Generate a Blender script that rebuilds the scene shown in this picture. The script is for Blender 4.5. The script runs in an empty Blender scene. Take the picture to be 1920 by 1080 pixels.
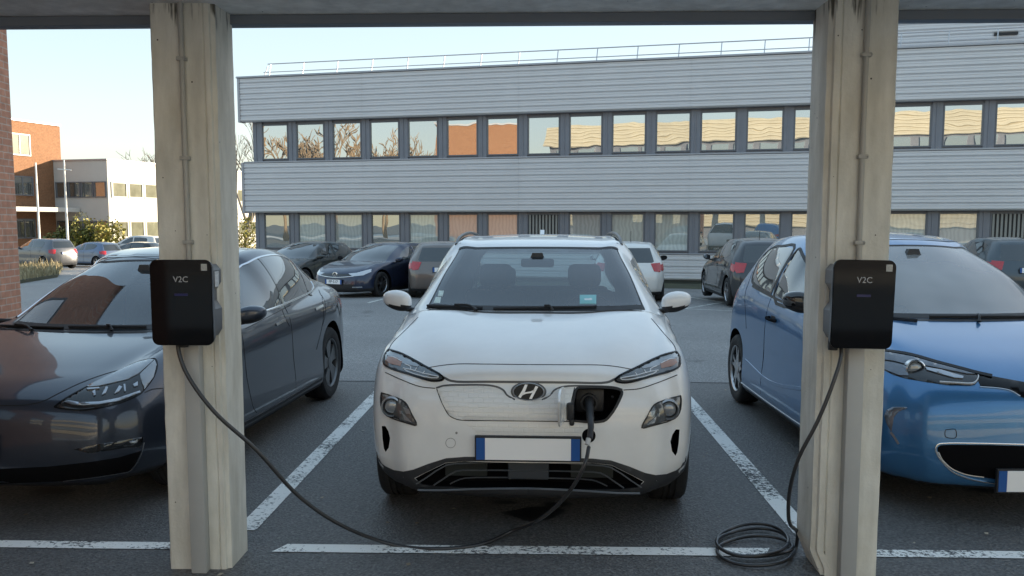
import bpy, bmesh, math, random
import numpy as np
from mathutils import Vector, Matrix
from mathutils.bvhtree import BVHTree
R = math.radians
random.seed(7)
scn = bpy.context.scene
C = scn.collection

# ------------------------------------------------------------------ camera model
F = 1720.; PX0 = 960.; PY0 = 590.; EYE = 1.64
PITCH = R(5.74); YAW = R(1.8)
def ray(px, py):
    x = (px-PX0)/F; d = (py-PY0)/F
    c, s = math.cos(PITCH), math.sin(PITCH)
    f = c-d*s; z = -s-d*c
    ca, sa = math.cos(YAW), math.sin(YAW)
    return Vector((x*ca-f*sa, x*sa+f*ca, z))
CAM = Vector((0, 0, EYE))
SLOPE0, SLOPE, SLOPE1 = 9.5, 0.0235, 62.
def gz(y):                       # the car park falls away gently from the canopy
    if y < SLOPE0: return 0.
    if y < SLOPE0+3: return -SLOPE*(y-SLOPE0)**2/6
    return -SLOPE*(min(y, SLOPE1)-SLOPE0-1.5)
def at(px, py, Y):
    r = ray(px, py); return CAM+r*(Y/r.y)
def onground(px, py):
    r = ray(px, py); a, b = 1., 200.
    for _ in range(60):
        m = (a+b)/2; p = CAM+r*m
        if p.z > gz(p.y): a = m
        else: b = m
    return CAM+r*a

cam = bpy.data.cameras.new('camera'); co = bpy.data.objects.new('camera', cam); C.objects.link(co)
co.location = CAM; co.rotation_euler = (R(90)-PITCH, 0, YAW)
cam.sensor_width = 36; cam.lens = 36*F/1920; cam.shift_y = 50/1920.
cam.clip_start = 0.05; cam.clip_end = 3000
scn.camera = co

# ------------------------------------------------------------------ materials
MC = {}
def newmat(name):
    m = bpy.data.materials.new(name); m.use_nodes = True
    nt = m.node_tree; b = nt.nodes['Principled BSDF']
    return m, nt, b
def mat(name, col, rough=.5, metal=0., coat=0., var=0., scale=8., bump=0., bscale=60., spec=None, emit=None, flake=0.):
    if name in MC: return MC[name]
    m, nt, b = newmat(name); N = nt.nodes; Lk = nt.links
    col = tuple(col)+(1,) if len(col) == 3 else col
    b.inputs['Base Color'].default_value = col
    b.inputs['Roughness'].default_value = rough
    b.inputs['Metallic'].default_value = metal
    if coat: b.inputs['Coat Weight'].default_value = coat; b.inputs['Coat Roughness'].default_value = .035
    if spec is not None: b.inputs['Specular IOR Level'].default_value = spec
    if emit: b.inputs['Emission Color'].default_value = tuple(emit[:3])+(1,); b.inputs['Emission Strength'].default_value = emit[3]
    tc = N.new('ShaderNodeTexCoord')
    if var:
        n = N.new('ShaderNodeTexNoise'); n.inputs['Scale'].default_value = scale; n.inputs['Detail'].default_value = 6
        n.inputs['Roughness'].default_value = .65
        Lk.new(tc.outputs['Object'], n.inputs['Vector'])
        mr = N.new('ShaderNodeMapRange'); mr.inputs[1].default_value = .3; mr.inputs[2].default_value = .7
        mr.inputs[3].default_value = 1-var; mr.inputs[4].default_value = 1+var
        Lk.new(n.outputs['Fac'], mr.inputs[0])
        mx = N.new('ShaderNodeVectorMath'); mx.operation = 'SCALE'; mx.inputs[0].default_value = col[:3]
        Lk.new(mr.outputs[0], mx.inputs['Scale']); Lk.new(mx.outputs[0], b.inputs['Base Color'])
        mr2 = N.new('ShaderNodeMapRange'); mr2.inputs[1].default_value = .3; mr2.inputs[2].default_value = .7
        mr2.inputs[3].default_value = rough*(1-var*.6); mr2.inputs[4].default_value = min(1, rough*(1+var*.6))
        Lk.new(n.outputs['Fac'], mr2.inputs[0]); Lk.new(mr2.outputs[0], b.inputs['Roughness'])
    if bump:
        n2 = N.new('ShaderNodeTexNoise'); n2.inputs['Scale'].default_value = bscale; n2.inputs['Detail'].default_value = 5
        Lk.new(tc.outputs['Object'], n2.inputs['Vector'])
        bp = N.new('ShaderNodeBump'); bp.inputs['Strength'].default_value = bump; bp.inputs['Distance'].default_value = .01
        Lk.new(n2.outputs['Fac'], bp.inputs['Height']); Lk.new(bp.outputs[0], b.inputs['Normal'])
    MC[name] = m; return m
def paint(name, col, metal=.0, rough=.4):
    """car paint: coated, faint dust, dark lining on the inner side of the shell"""
    if name in MC: return MC[name]
    m = mat(name, col, rough, metal, 1.0, var=.05, scale=3)
    nt = m.node_tree; N = nt.nodes; Lk = nt.links
    b = N['Principled BSDF']; out = [n for n in N if n.type == 'OUTPUT_MATERIAL'][0]
    lin = N.new('ShaderNodeBsdfDiffuse'); lin.inputs[0].default_value = (.02, .02, .022, 1)
    g = N.new('ShaderNodeNewGeometry'); mx = N.new('ShaderNodeMixShader')
    Lk.new(g.outputs['Backfacing'], mx.inputs[0]); Lk.new(b.outputs[0], mx.inputs[1]); Lk.new(lin.outputs[0], mx.inputs[2])
    Lk.new(mx.outputs[0], out.inputs[0])
    return m
def glassmat(name, tint=(.55, .62, .62), refl=1.5, rough=.0, dust=.06):
    """thin see-through glass: tinted transparency under a fresnel reflection"""
    if name in MC: return MC[name]
    m, nt, b = newmat(name); N = nt.nodes; Lk = nt.links
    N.remove(b); out = [n for n in N if n.type == 'OUTPUT_MATERIAL'][0]
    t = N.new('ShaderNodeBsdfTransparent'); t.inputs[0].default_value = tuple(tint)+(1,)
    g = N.new('ShaderNodeBsdfGlossy'); g.inputs['Roughness'].default_value = rough; g.inputs[0].default_value = (.95, .97, 1, 1)
    fr = N.new('ShaderNodeFresnel'); fr.inputs[0].default_value = refl
    mul = N.new('ShaderNodeMath'); mul.operation = 'MULTIPLY_ADD'; mul.inputs[1].default_value = 1.2; mul.inputs[2].default_value = .03; mul.use_clamp = True
    Lk.new(fr.outputs[0], mul.inputs[0])
    mx = N.new('ShaderNodeMixShader'); Lk.new(mul.outputs[0], mx.inputs[0]); Lk.new(t.outputs[0], mx.inputs[1]); Lk.new(g.outputs[0], mx.inputs[2])
    df = N.new('ShaderNodeBsdfDiffuse'); df.inputs[0].default_value = (.62, .63, .62, 1); tc = N.new('ShaderNodeTexCoord')
    nz = N.new('ShaderNodeTexNoise'); nz.inputs['Scale'].default_value = 1.6; nz.inputs['Detail'].default_value = 2; Lk.new(tc.outputs['Object'], nz.inputs['Vector'])
    m3 = N.new('ShaderNodeMath'); m3.operation = 'MULTIPLY'; m3.inputs[1].default_value = dust*2; Lk.new(nz.outputs['Fac'], m3.inputs[0])
    mx2 = N.new('ShaderNodeMixShader'); Lk.new(m3.outputs[0], mx2.inputs[0]); Lk.new(mx.outputs[0], mx2.inputs[1]); Lk.new(df.outputs[0], mx2.inputs[2])
    Lk.new(mx2.outputs[0], out.inputs[0]); MC[name] = m; return m

BLACKPL = mat('black_plastic', (.018, .018, .02), .55, var=.25, scale=14)
TRIMPL = mat('dark_grey_cladding', (.030, .031, .034), .62, var=.2, scale=12, bump=.1, bscale=400)
TRIMBLK = mat('black_gloss_trim', (.004, .004, .005), .22, spec=.28)
GLOSSBLK = mat('gloss_black', (.004, .004, .005), .06, coat=1)
CHROME = mat('chrome', (.72, .73, .75), .12, 1.)
SATIN = mat('satin_metal', (.42, .43, .45), .3, 1., var=.08)
RUBBER = mat('tyre_rubber', (.018, .018, .019), .8, var=.3, scale=20, bump=.3, bscale=90)
DARK = mat('dark_void', (.006, .006, .007), .9, spec=.05)
SIDEGL = mat('dark_side_glass', (.012, .015, .015), .02, coat=1, spec=.9)
SCREEN = glassmat('windscreen_glass', (.66, .76, .77), 1.62, dust=.03)
SCREEN2 = glassmat('dusty_windscreen_glass', (.60, .70, .72), 1.9, dust=.34)
LENS = mat('clear_lens', (.27, .29, .31), .08, .35, coat=1, var=.12, scale=10)
LAMPDK = mat('lamp_interior', (.018, .019, .021), .2, .2, coat=.6, var=.3, scale=20)
LAMPMID = mat('lamp_reflector_grey', (.13, .135, .14), .16, .5, coat=.8, var=.3, scale=25)
SMOKE = mat('smoked_lens', (.15, .17, .20), .1, .4, coat=.6, var=.25, scale=14)
REDL = mat('red_lens', (.42, .015, .02), .12, coat=1, var=.2, scale=40)
WHITEPL = mat('white_plate', (.93, .93, .93), .5)
BLUEPL = mat('blue_plate_band', (.01, .09, .33), .4)
SHUT = mat('panel_gap', (.008, .008, .009), .8)
SEAT = mat('seat_fabric', (.09, .092, .10), .85, var=.2, scale=40)
DASH = mat('dashboard_plastic', (.045, .045, .048), .65, var=.2)

# ------------------------------------------------------------------ mesh helpers
def link(name, me, m=None, parent=None, smooth=None):
    o = bpy.data.objects.new(name, me); C.objects.link(o)
    if m is not None:
        for q in (m if isinstance(m, (list, tuple)) else [m]): me.materials.append(q)
    if parent is not None: o.parent = parent
    if smooth is not None:
        me.polygons.foreach_set('use_smooth', [True]*len(me.polygons))
        if smooth < 180: me.set_sharp_from_angle(angle=R(smooth))
    return o
def frombm(name, bm, m=None, parent=None, smooth=None):
    me = bpy.data.meshes.new(name); bm.normal_update(); bm.to_mesh(me); bm.free()
    return link(name, me, m, parent, smooth)
def tag(o, label=None, cat=None, group=None, kind=None):
    if label: o['label'] = label
    if cat: o['category'] = cat
    if group: o['group'] = group
    if kind: o['kind'] = kind
    return o
def empty(name, loc, rz=0., rx=0.):
    o = bpy.data.objects.new(name, None); C.objects.link(o); o.location = loc; o.rotation_euler = (rx, 0, rz)
    o.empty_display_size = .2
    return o
def box(bm, x0, x1, y0, y1, z0, z1, M=None, bev=0., mi=0):
    vs = [bm.verts.new((x, y, z)) for x in (x0, x1) for y in (y0, y1) for z in (z0, z1)]
    fs = [(0, 1, 3, 2), (4, 6, 7, 5), (0, 4, 5, 1), (2, 3, 7, 6), (0, 2, 6, 4), (1, 5, 7, 3)]
    ff = [bm.faces.new([vs[i] for i in f]) for f in fs]
    for f in ff: f.material_index = mi
    if bev:
        es = list({e for f in ff for e in f.edges})
        r = bmesh.ops.bevel(bm, geom=es, offset=bev, segments=2, affect='EDGES', profile=.5)
        vs = list({v for f in r['faces'] for v in f.verts} | {v for v in vs if v.is_valid})
        for f in r['faces']: f.material_index = mi
    if M is not None:
        for v in vs: v.co = M @ v.co
    return vs
def prism(bm, pts, axis, a0, a1, mi=0):
    """extrude a 2D outline along an axis; pts in the two other coordinates"""
    def P(u, v, w):
        return {'x': (w, u, v), 'y': (u, w, v), 'z': (u, v, w)}[axis]
    A = [bm.verts.new(P(u, v, a0)) for u, v in pts]; B = [bm.verts.new(P(u, v, a1)) for u, v in pts]
    n = len(pts); fs = [bm.faces.new(A), bm.faces.new(B[::-1])]
    for i in range(n): fs.append(bm.faces.new((A[i], B[i], B[(i+1) % n], A[(i+1) % n])))
    for f in fs: f.material_index = mi
    bmesh.ops.recalc_face_normals(bm, faces=fs)
    return fs
def catmull(P, n):
    """dense centripetal Catmull-Rom through rows of P (k, ...) -> ((k-1)*n+1, ...)"""
    P = np.asarray(P, float); k = len(P); out = []
    Pe = np.concatenate([[2*P[0]-P[1]], P, [2*P[-1]-P[-2]]])
    for i in range(k-1):
        p0, p1, p2, p3 = Pe[i:i+4]
        d = lambda a, b: np.maximum(np.linalg.norm(b-a, axis=-1, keepdims=True), 1e-5)**.5
        t01, t12, t23 = d(p0, p1), d(p1, p2), d(p2, p3)
        m1 = (p2-p1+t12*((p1-p0)/t01-(p2-p0)/(t01+t12))); m2 = (p2-p1+t12*((p3-p2)/t23-(p3-p1)/(t12+t23)))
        for j in range(n):
            t = j/n; out.append((2*t**3-3*t*t+1)*p1+(t**3-2*t*t+t)*m1+(-2*t**3+3*t*t)*p2+(t**3-t*t)*m2)
    out.append(P[-1]); return np.array(out)
def tubemesh(bm, pts, r, seg=8, closed=False, n=6, mi=0):
    P = [Vector(p) for p in (catmull(pts, n) if n > 1 else pts)]
    rings = []; up = Vector((.13, .21, 1)).normalized(); prev = None
    for i, p in enumerate(P):
        t = (P[min(i+1, len(P)-1)]-P[max(i-1, 0)]).normalized()
        a = (prev-t*prev.dot(t)) if prev is not None else up.cross(t)
        if a.length < 1e-5: a = Vector((1, 0, 0)).cross(t)
        a.normalize(); prev = a; b = t.cross(a)
        rr = r[min(i, len(r)-1)] if isinstance(r, (list, tuple)) else r
        rings.append([bm.verts.new(p+a*math.cos(2*math.pi*k/seg)*rr+b*math.sin(2*math.pi*k/seg)*rr) for k in range(seg)])
    for i in range(len(rings)-1):
        for k in range(seg):
            f = bm.faces.new((rings[i][k], rings[i+1][k], rings[i+1][(k+1) % seg], rings[i][(k+1) % seg])); f.material_index = mi
    bm.faces.new(rings[0]).material_index = mi; bm.faces.new(rings[-1][::-1]).material_index = mi
def lathe(bm, prof, seg=32, axis='x', c=(0, 0, 0), mi=0, closed=False, caps=True):
    """prof: (radius, along) list"""
    rings = []
    for r, a in prof:
        ring = []
        for k in range(seg):
            th = 2*math.pi*k/seg; u, v = r*math.cos(th), r*math.sin(th)
            p = {'x': (a, u, v), 'y': (u, a, v), 'z': (u, v, a)}[axis]
            ring.append(bm.verts.new((p[0]+c[0], p[1]+c[1], p[2]+c[2])))
        rings.append(ring)
    fs = []
    m = len(rings)
    for i in range(m if closed else m-1):
        A, B = rings[i], rings[(i+1) % m]
        for k in range(seg):
            try: fs.append(bm.faces.new((A[k], B[k], B[(k+1) % seg], A[(k+1) % seg])))
            except ValueError: pass
    if not closed and caps:
        for rg in (rings[0], rings[-1]):
            try: fs.append(bm.faces.new(rg))
            except ValueError: pass
    for f in fs: f.material_index = mi
    bmesh.ops.recalc_face_normals(bm, faces=fs)
def textmesh(bm, s, size, M, mi=0, depth=.0015, bold=0.):
    cu = bpy.data.curves.new('t', 'FONT'); cu.body = s; cu.size = size; cu.extrude = depth; cu.offset = bold
    cu.align_x = 'CENTER'; cu.align_y = 'CENTER'; cu.resolution_u = 3
    o = bpy.data.objects.new('t', cu); C.objects.link(o)
    dg = bpy.context.evaluated_depsgraph_get(); me = bpy.data.meshes.new_from_object(o.evaluated_get(dg))
    me.transform(M); n0 = len(bm.faces)
    bm.from_mesh(me); bm.faces.ensure_lookup_table()
    for f in bm.faces[n0:]: f.material_index = mi
    bpy.data.objects.remove(o); bpy.data.curves.remove(cu); bpy.data.meshes.remove(me)
# ------------------------------------------------------------------ cars
class Car:
    """car in its own space: nose at y=0, tail at +y, x to the right as one faces the bumper"""
    def __init__(s, name, loc, rz, rows, paintmat, wheels, dens=6, ws=(11, 13), screen=SCREEN, lining=None, scale=(1, 1, 1), cuts=(), glassrear=None, bulge=.028, ridge=()):
        s.root = empty(name, loc, rz); s.dens = dens
        s.M = Matrix.Translation(Vector(loc)) @ Matrix.Rotation(rz, 4, 'Z'); s.Mi = s.M.inverted()
        sc = np.array(scale)
        ctrl = []
        for ri, r in enumerate(rows):
            yc, zc, ex, ey, ez, sx, sy, sz, mx, my, mz, lx, ly, lz, bx, by, bz = r
            P = [(0, yc, zc)]
            for t in (.4, .75): P.append((ex*t, yc+(ey-yc)*t**2.3, zc+(ez-zc)*t**2.3+(.011 if ri in ridge and t > .5 else 0)))
            bl = bulge*min(1, max(0, (ez-sz)/.35))
            P += [(ex, ey, ez), ((ex+sx)/2+bl, (ey+sy)/2, (ez+sz)/2), (sx, sy, sz), (mx, my, mz), (lx, ly, lz), (bx, by, bz), (0, by, bz)]
            ctrl.append(P)
        A = np.array(ctrl)*sc                                    # (rows, 9, 3)
        U = np.stack([catmull(A[i], dens) for i in range(len(A))])        # along u
        G = np.stack([catmull(U[:, j], dens) for j in range(U.shape[1])], 1)  # along v
        G[:, 0, 0] = 0; G[:, -1, 0] = 0; G[..., 0] = np.maximum(G[..., 0], 0)
        nv, nu = G.shape[:2]; bm = bmesh.new()
        Rg = [[bm.verts.new(G[i, j]) for j in range(nu)] for i in range(nv)]
        Lf = [[Rg[i][j] if j in (0, nu-1) else bm.verts.new(G[i, j]*np.array((-1, 1, 1))) for j in range(nu)] for i in range(nv)]
        eu = 3*dens; w0, w1 = ws[0]*dens, ws[1]*dens
        gr = glassrear and (glassrear[0]*dens, glassrear[1]*dens)
        for i in range(nv-1):
            for j in range(nu-1):
                isw = 2 if (w0 <= i < w1 and j < eu) else (3 if gr and gr[0] <= i < gr[1] and j < eu else 0)
                for g, fl in ((Rg, 0), (Lf, 1)):
                    q = [g[i][j], g[i][j+1], g[i+1][j+1], g[i+1][j]]
                    if fl: q.reverse()
                    try: f = bm.faces.new(q); f.material_index = isw
                    except ValueError: pass
        for i in (0, nv-1):
            ring = Rg[i][:]+Lf[i][1:-1][::-1]
            if i == 0: ring.reverse()
            bm.faces.new(ring)
        bmesh.ops.remove_doubles(bm, verts=bm.verts, dist=1e-5)
        bmesh.ops.recalc_face_normals(bm, faces=bm.faces)
        s.bvh = BVHTree.FromBMesh(bm)
        # windscreen (and rear glass) as parts of their own
        s.edgeL = [Vector(G[i, eu]) for i in range(w0, w1+1)]
        s.wsb = [Vector(G[w0, j]) for j in range(eu+1)]; s.wst = [Vector(G[w1, j]) for j in range(eu+1)]
        for idx, nm in ((2, 'windscreen'), (3, 'rear_window')):
            if any(f.material_index == idx for f in bm.faces):
                b2 = bm.copy(); bmesh.ops.delete(b2, geom=[f for f in b2.faces if f.material_index != idx], context='FACES')
                for f in b2.faces: f.material_index = 0
                g = frombm(nm, b2, screen, s.root, 180)
                if idx == 2: s.glass = g
        me = bpy.data.meshes.new('body'); bm.to_mesh(me); bm.free()
        me.materials.append(paintmat); me.materials.append(DARK); me.materials.append(screen); me.materials.append(screen)
        b = bpy.data.objects.new('body', me); C.objects.link(b); b.parent = s.root
        # wheel wells and other recesses
        cb = bmesh.new()
        for (wy, wz, r, hw) in wheels['arch']:
            for sg in (-1, 1):
                lathe(cb, [(r, sg*hw), (r, sg*1.3)], 40, 'x', (0, wy, wz), 1)
        cm = bpy.data.meshes.new('cut'); cb.to_mesh(cm); cb.free(); cm.materials.append(paintmat); cm.materials.append(DARK)
        cutters = [cm]
        for fn in cuts:
            cb = bmesh.new(); fn(cb, s); cm = bpy.data.meshes.new('cut'); cb.to_mesh(cm); cb.free()
            cm.materials.append(paintmat); cm.materials.append(DARK); cutters.append(cm)
        for cm in cutters:
            c = bpy.data.objects.new('cutter', cm); C.objects.link(c)
            md = b.modifiers.new('b', 'BOOLEAN'); md.operation = 'DIFFERENCE'; md.object = c; md.solver = 'EXACT'
            bpy.context.view_layer.update()
            c.matrix_world = s.M; bpy.context.view_layer.update()
            dg = bpy.context.evaluated_depsgraph_get(); n = bpy.data.meshes.new_from_object(b.evaluated_get(dg))
            b.modifiers.clear(); b.data = n; bpy.data.objects.remove(c)
        bm = bmesh.new(); bm.from_mesh(b.data)
        bmesh.ops.delete(bm, geom=[f for f in bm.faces if f.material_index >= 2], context='FACES')
        # the cut polygons round each recess have few, long faces: keep them planar
        bm.to_mesh(b.data); bm.free()
        me = b.data; me.name = 'body'
        me.polygons.foreach_set('use_smooth', [True]*len(me.polygons)); me.set_sharp_from_angle(angle=R(38))
        s.body = b
    # -------- casting outlines onto the shell
    def cast(s, u, v, axis):
        if axis == 'cam':
            r = ray(u, v); o = s.Mi @ CAM; d = (s.Mi.to_3x3() @ r).normalized()
        elif axis == 'front': o = Vector((u, -2, v)); d = Vector((0, 1, 0))
        elif axis == 'back': o = Vector((u, 8, v)); d = Vector((0, -1, 0))
        elif axis == 'side': o = Vector((3, u, v)); d = Vector((-1, 0, 0))
        elif axis == 'side-': o = Vector((-3, u, v)); d = Vector((1, 0, 0))
        elif axis == 'top': o = Vector((u, v, 4)); d = Vector((0, 0, -1))
        h = s.bvh.ray_cast(o, d)
        if h[0] is None:
            t = max(0, -o.dot(d)) if axis != 'cam' else (Vector((0, .5, .6))-o).dot(d)
            h = s.bvh.find_nearest(o+d*t)
        n = h[1]
        if n.dot(d) > 0: n = -n
        return h[0], n
    def panel(s, name, pts, axis, m, off=.004, step=None, parent=None, mirror=False, clip0=False, smooth=60, skirt=.008):
        step = step or (14 if axis == 'cam' else .05)
        bm = bmesh.new(); vs = [bm.verts.new((u, v, 0)) for u, v in pts]; bm.faces.new(vs)
        us = [p[0] for p in pts]; vv = [p[1] for p in pts]
        for k in range(int((max(us)-min(us))/step)+1):
            bmesh.ops.bisect_plane(bm, geom=bm.verts[:]+bm.edges[:]+bm.faces[:], plane_co=(min(us)+k*step+step*.37, 0, 0), plane_no=(1, 0, 0))
        for k in range(int((max(vv)-min(vv))/step)+1):
            bmesh.ops.bisect_plane(bm, geom=bm.verts[:]+bm.edges[:]+bm.faces[:], plane_co=(0, min(vv)+k*step+step*.37, 0), plane_no=(0, 1, 0))
        bmesh.ops.subdivide_edges(bm, edges=[e for e in bm.edges if e.is_boundary and e.calc_length() > step*.6], cuts=1)
        bd = {v for e in bm.edges if e.is_boundary for v in e.verts}
        nr = {}
        for v in bm.verts:
            p, n = s.cast(v.co.x, v.co.y, axis)
            nr[v] = n; v.co = p+n*(off*((.35 if off < .0062 else .92) if v in bd else 1))
            if clip0 and v.co.x*clip0 > -.0: v.co.x = 0
        be = [e for e in bm.edges if e.is_boundary]
        ex = bmesh.ops.extrude_edge_only(bm, edges=be)
        tree = {}
        for v in list(bd): tree[tuple(round(c, 6) for c in v.co)] = nr[v]
        for v in [g for g in ex['geom'] if isinstance(g, bmesh.types.BMVert)]:
            n = tree.get(tuple(round(c, 6) for c in v.co))
            if n: v.co = v.co-n*skirt
        bmesh.ops.triangulate(bm, faces=[f for f in bm.faces if len(f.verts) > 4])
        bmesh.ops.recalc_face_normals(bm, faces=bm.faces)
        # make sure the panel faces outwards
        skirt = skirt; ff = max(bm.faces, key=lambda f: f.calc_area()); c = ff.calc_center_median(); pn = s.bvh.find_nearest(c)[1]
        if pn.dot(c-Vector((0, 2, .6))) < 0: pn = -pn
        if ff.normal.dot(pn) < 0: bmesh.ops.reverse_faces(bm, faces=bm.faces)
        o = frombm(name, bm, m, parent or s.root, smooth); 
        if mirror: return [o, s.mirror(o)]
        return [o]
    def mirror(s, o):
        me = o.data.copy(); me.transform(Matrix.Diagonal((-1, 1, 1, 1))); me.flip_normals()
        c = bpy.data.objects.new(o.name.split('.')[0], me); C.objects.link(c); c.parent = o.parent
        return c
    def path(s, pts, axis, n=5):
        P = catmull(np.array([(a, b, 0) for a, b in pts]), n) if len(pts) > 2 else np.array([(pts[0][0]+(pts[1][0]-pts[0][0])*t/12, pts[0][1]+(pts[1][1]-pts[0][1])*t/12, 0) for t in range(13)])
        return [s.cast(p[0], p[1], axis) for p in P]
    def ribbon(s, name, pts, axis, m, w=.006, h=.0016, parent=None, mirror=False, half=False, n=5, bm=None, raw=None, loop=False):
        L = raw or s.path(pts, axis, n)
        own = bm is None
        if own: bm = bmesh.new()
        rings = []
        N = len(L)
        for i, (p, nn) in enumerate(L):
            t = (L[min(i+1, N-1)][0]-L[max(i-1, 0)][0]) if not loop else (L[(i+1) % N][0]-L[i-1][0])
            sd = t.cross(nn)
            if sd.length < 1e-9: continue
            sd.normalize()
            prof = [(-.5, -.003), (-.38, h*.8), (0, h), (.38, h*.8), (.5, -.003)] if half else [(-.5, -.002), (-.5, h), (.5, h), (.5, -.002)]
            rings.append([bm.verts.new(p+sd*w*a+nn*b) for a, b in prof])
        K = len(rings)
        for i in range(K if loop else K-1):
            A, B = rings[i], rings[(i+1) % K]
            for k in range(len(A)-1): bm.faces.new((A[k], B[k], B[k+1], A[k+1]))
        if own:
            bmesh.ops.recalc_face_normals(bm, faces=bm.faces)
            o = frombm(name, bm, m, parent or s.root, 50)
            if mirror: return [o, s.mirror(o)]
            return [o]
    def gaps(s, lines, mirror=True, w=.006):
        """panel gaps: one mesh, mirrored to the other flank"""
        bm = bmesh.new()
        for ax, pts in lines: s.ribbon('', pts, ax, SHUT, w=w, bm=bm)
        bmesh.ops.recalc_face_normals(bm, faces=bm.faces)
        me = s.body.data; me.materials.append(SHUT); mi = len(me.materials)-1
        for f in bm.faces: f.material_index = mi
        if mirror:
            t_ = bpy.data.meshes.new('t'); bm.to_mesh(t_); t_.transform(Matrix.Diagonal((-1, 1, 1, 1))); t_.flip_normals(); bm.from_mesh(t_); bpy.data.meshes.remove(t_)
        t_ = bpy.data.meshes.new('t'); bm.to_mesh(t_); bm.free(); b2 = bmesh.new(); b2.from_mesh(me); b2.from_mesh(t_); b2.to_mesh(me); b2.free(); bpy.data.meshes.remove(t_)
    def frit(s, w=.035, m=BLACKPL, bottom=True):
        """black ceramic edge of the windscreen, laid on the glass"""
        bm = bmesh.new()
        def strip(P, inward, ww):
            prev = None
            for p, q in zip(P, inward):
                d = (q-p).normalized()*ww
                n = s.bvh.find_nearest(p)[1]
                if n.z < 0: n = -n
                a = bm.verts.new(p+n*.003); b = bm.verts.new(p+d+n*.003)
                if prev: bm.faces.new((prev[0], a, b, prev[1]))
                prev = (a, b)
        for sg in (-1, 1):
            E = [Vector((sg*p.x, p.y, p.z)) for p in s.edgeL]
            strip(E, [Vector((0, p.y, p.z)) for p in E], w)
            B = [Vector((sg*p.x, p.y, p.z)) for p in s.wsb]; T = [Vector((sg*p.x, p.y, p.z)) for p in s.wst]
            if bottom: strip(B, T, w*1.3)
            strip(T, B, w*.8)
        bmesh.ops.recalc_face_normals(bm, faces=bm.faces)
        frombm('windscreen_edge', bm, m, s.glass)
    def interior(s, wy, wz, driver=1, W=.62, seats_y=2.1, dash_y=1.45, head=1.24, rear=True, mirrorpos=None):
        bm = bmesh.new()
        prism(bm, [(dash_y-.30, wz-.07), (dash_y-.1, wz-.045), (dash_y+.12, wz-.03), (dash_y+.2, wz-.12), (dash_y+.15, .45), (dash_y-.3, .45)], 'x', -W-.08, W+.08)
        box(bm, -W-.1, W+.1, dash_y-.2, 3.6, .30, .38)
        frombm('dashboard', bm, DASH, s.root)
        for sg in (-1, 1):
            bm = bmesh.new(); x = sg*.35
            box(bm, x-.25, x+.25, seats_y, seats_y+.5, .42, .58, bev=.05)
            M = Matrix.Translation((x, seats_y+.52, .55)) @ Matrix.Rotation(R(-14), 4, 'X')
            box(bm, -.24, .24, -.06, .08, 0, .58, M, bev=.055)
            M2 = Matrix.Translation((x, seats_y+.52, .55)) @ Matrix.Rotation(R(-12), 4, 'X')
            box(bm, -.13, .13, -.05, .05, head-.73, head-.55, M2, bev=.045)
            o = frombm('seat', bm, SEAT, s.root, 50)
            bm = bmesh.new()
            for dx in (-.05, .05): tubemesh(bm, [(dx, 0, .54), (dx, 0, head-.70)], .007, 6, n=1)
            for v in bm.verts: v.co = M2 @ v.co
            frombm('headrest_post', bm, CHROME, o)
        if rear:
            bm = bmesh.new(); M = Matrix.Translation((0, seats_y+1.35, .6)) @ Matrix.Rotation(R(-12), 4, 'X')
            box(bm, -.58, .58, -.06, .08, 0, .5, M, bev=.05)
            for x in (-.35, .35): box(bm, x-.12, x+.12, -.05, .05, .5, .66, M, bev=.04)
            frombm('rear_bench', bm, SEAT, s.root, 50)
        bm = bmesh.new(); x = driver*.36
        lathe(bm, [(.185, -.012), (.197, 0), (.185, .012), (.172, 0)], 36, 'y', closed=True)
        box(bm, -.17, .17, -.008, .008, -.03, .03); box(bm, -.02, .02, -.008, .008, -.18, 0); lathe(bm, [(.02, -.03), (.06, -.02), (.06, .02), (.02, .03)], 16, 'y')
        M = Matrix.Translation((x, dash_y+.32, wz-.1)) @ Matrix.Rotation(R(25), 4, 'X')
        for v in bm.verts: v.co = M @ v.co
        frombm('steering_wheel', bm, BLACKPL, s.root, 50)
        if mirrorpos:
            bm = bmesh.new(); y, z = mirrorpos
            box(bm, -.115, .115, y, y+.03, z-.03, z+.03, bev=.014)
            prism(bm, [(-.055, z+.02), (.055, z+.02), (.035, z+.07), (-.035, z+.07)], 'y', y-.03, y+.02)
            frombm('rear_view_mirror', bm, mat('grey_mirror_housing', (.045, .047, .05), .6), s.root, 50)
    def wheel(s, sx, y, r, wtyre=.215, nsp=5, style='spoke', mrim=None, half=.80):
        """tyre with tread and sidewall; rim with dish, spokes, nuts as its sub-part"""
        c = (sx*half, y, r); w = wtyre/2; bm = bmesh.new(); rr = r*.66
        prof = [(rr-.005, -w*.8), (rr+.01, -w*.93), (r*.83, -w*1.0), (r*.93, -w*.97), (r*.985, -w*.8), (r, -w*.45)]
        for g in (-.3, 0, .3): prof += [(r, w*(g-.06)), (r-.008, w*(g-.045)), (r-.008, w*(g+.045)), (r, w*(g+.06))]
        prof += [(r, w*.45), (r*.985, w*.8), (r*.93, w*.97), (r*.83, w*1.0), (rr+.01, w*.93), (rr-.005, w*.8)]
        lathe(bm, prof, 48, 'x', closed=True)
        M = Matrix.Translation(c)
        for v in bm.verts: v.co = M @ v.co
        o = frombm('wheel', bm, RUBBER, s.root, 40)
        bm = bmesh.new(); e = sx
        lathe(bm, [(rr*.99, e*w*.9), (rr*1.02, e*w*.95), (rr*.985, e*w*.93), (rr*.94, e*w*.80), (rr*.93, e*w*.1), (rr*.9, 0), (.05, 0)], 48, 'x', mi=0, caps=False)
        for f in bm.faces:
            cc = f.calc_center_median(); q = math.hypot(cc.y, cc.z)
            if q < rr*.96: f.material_index = 1
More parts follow.
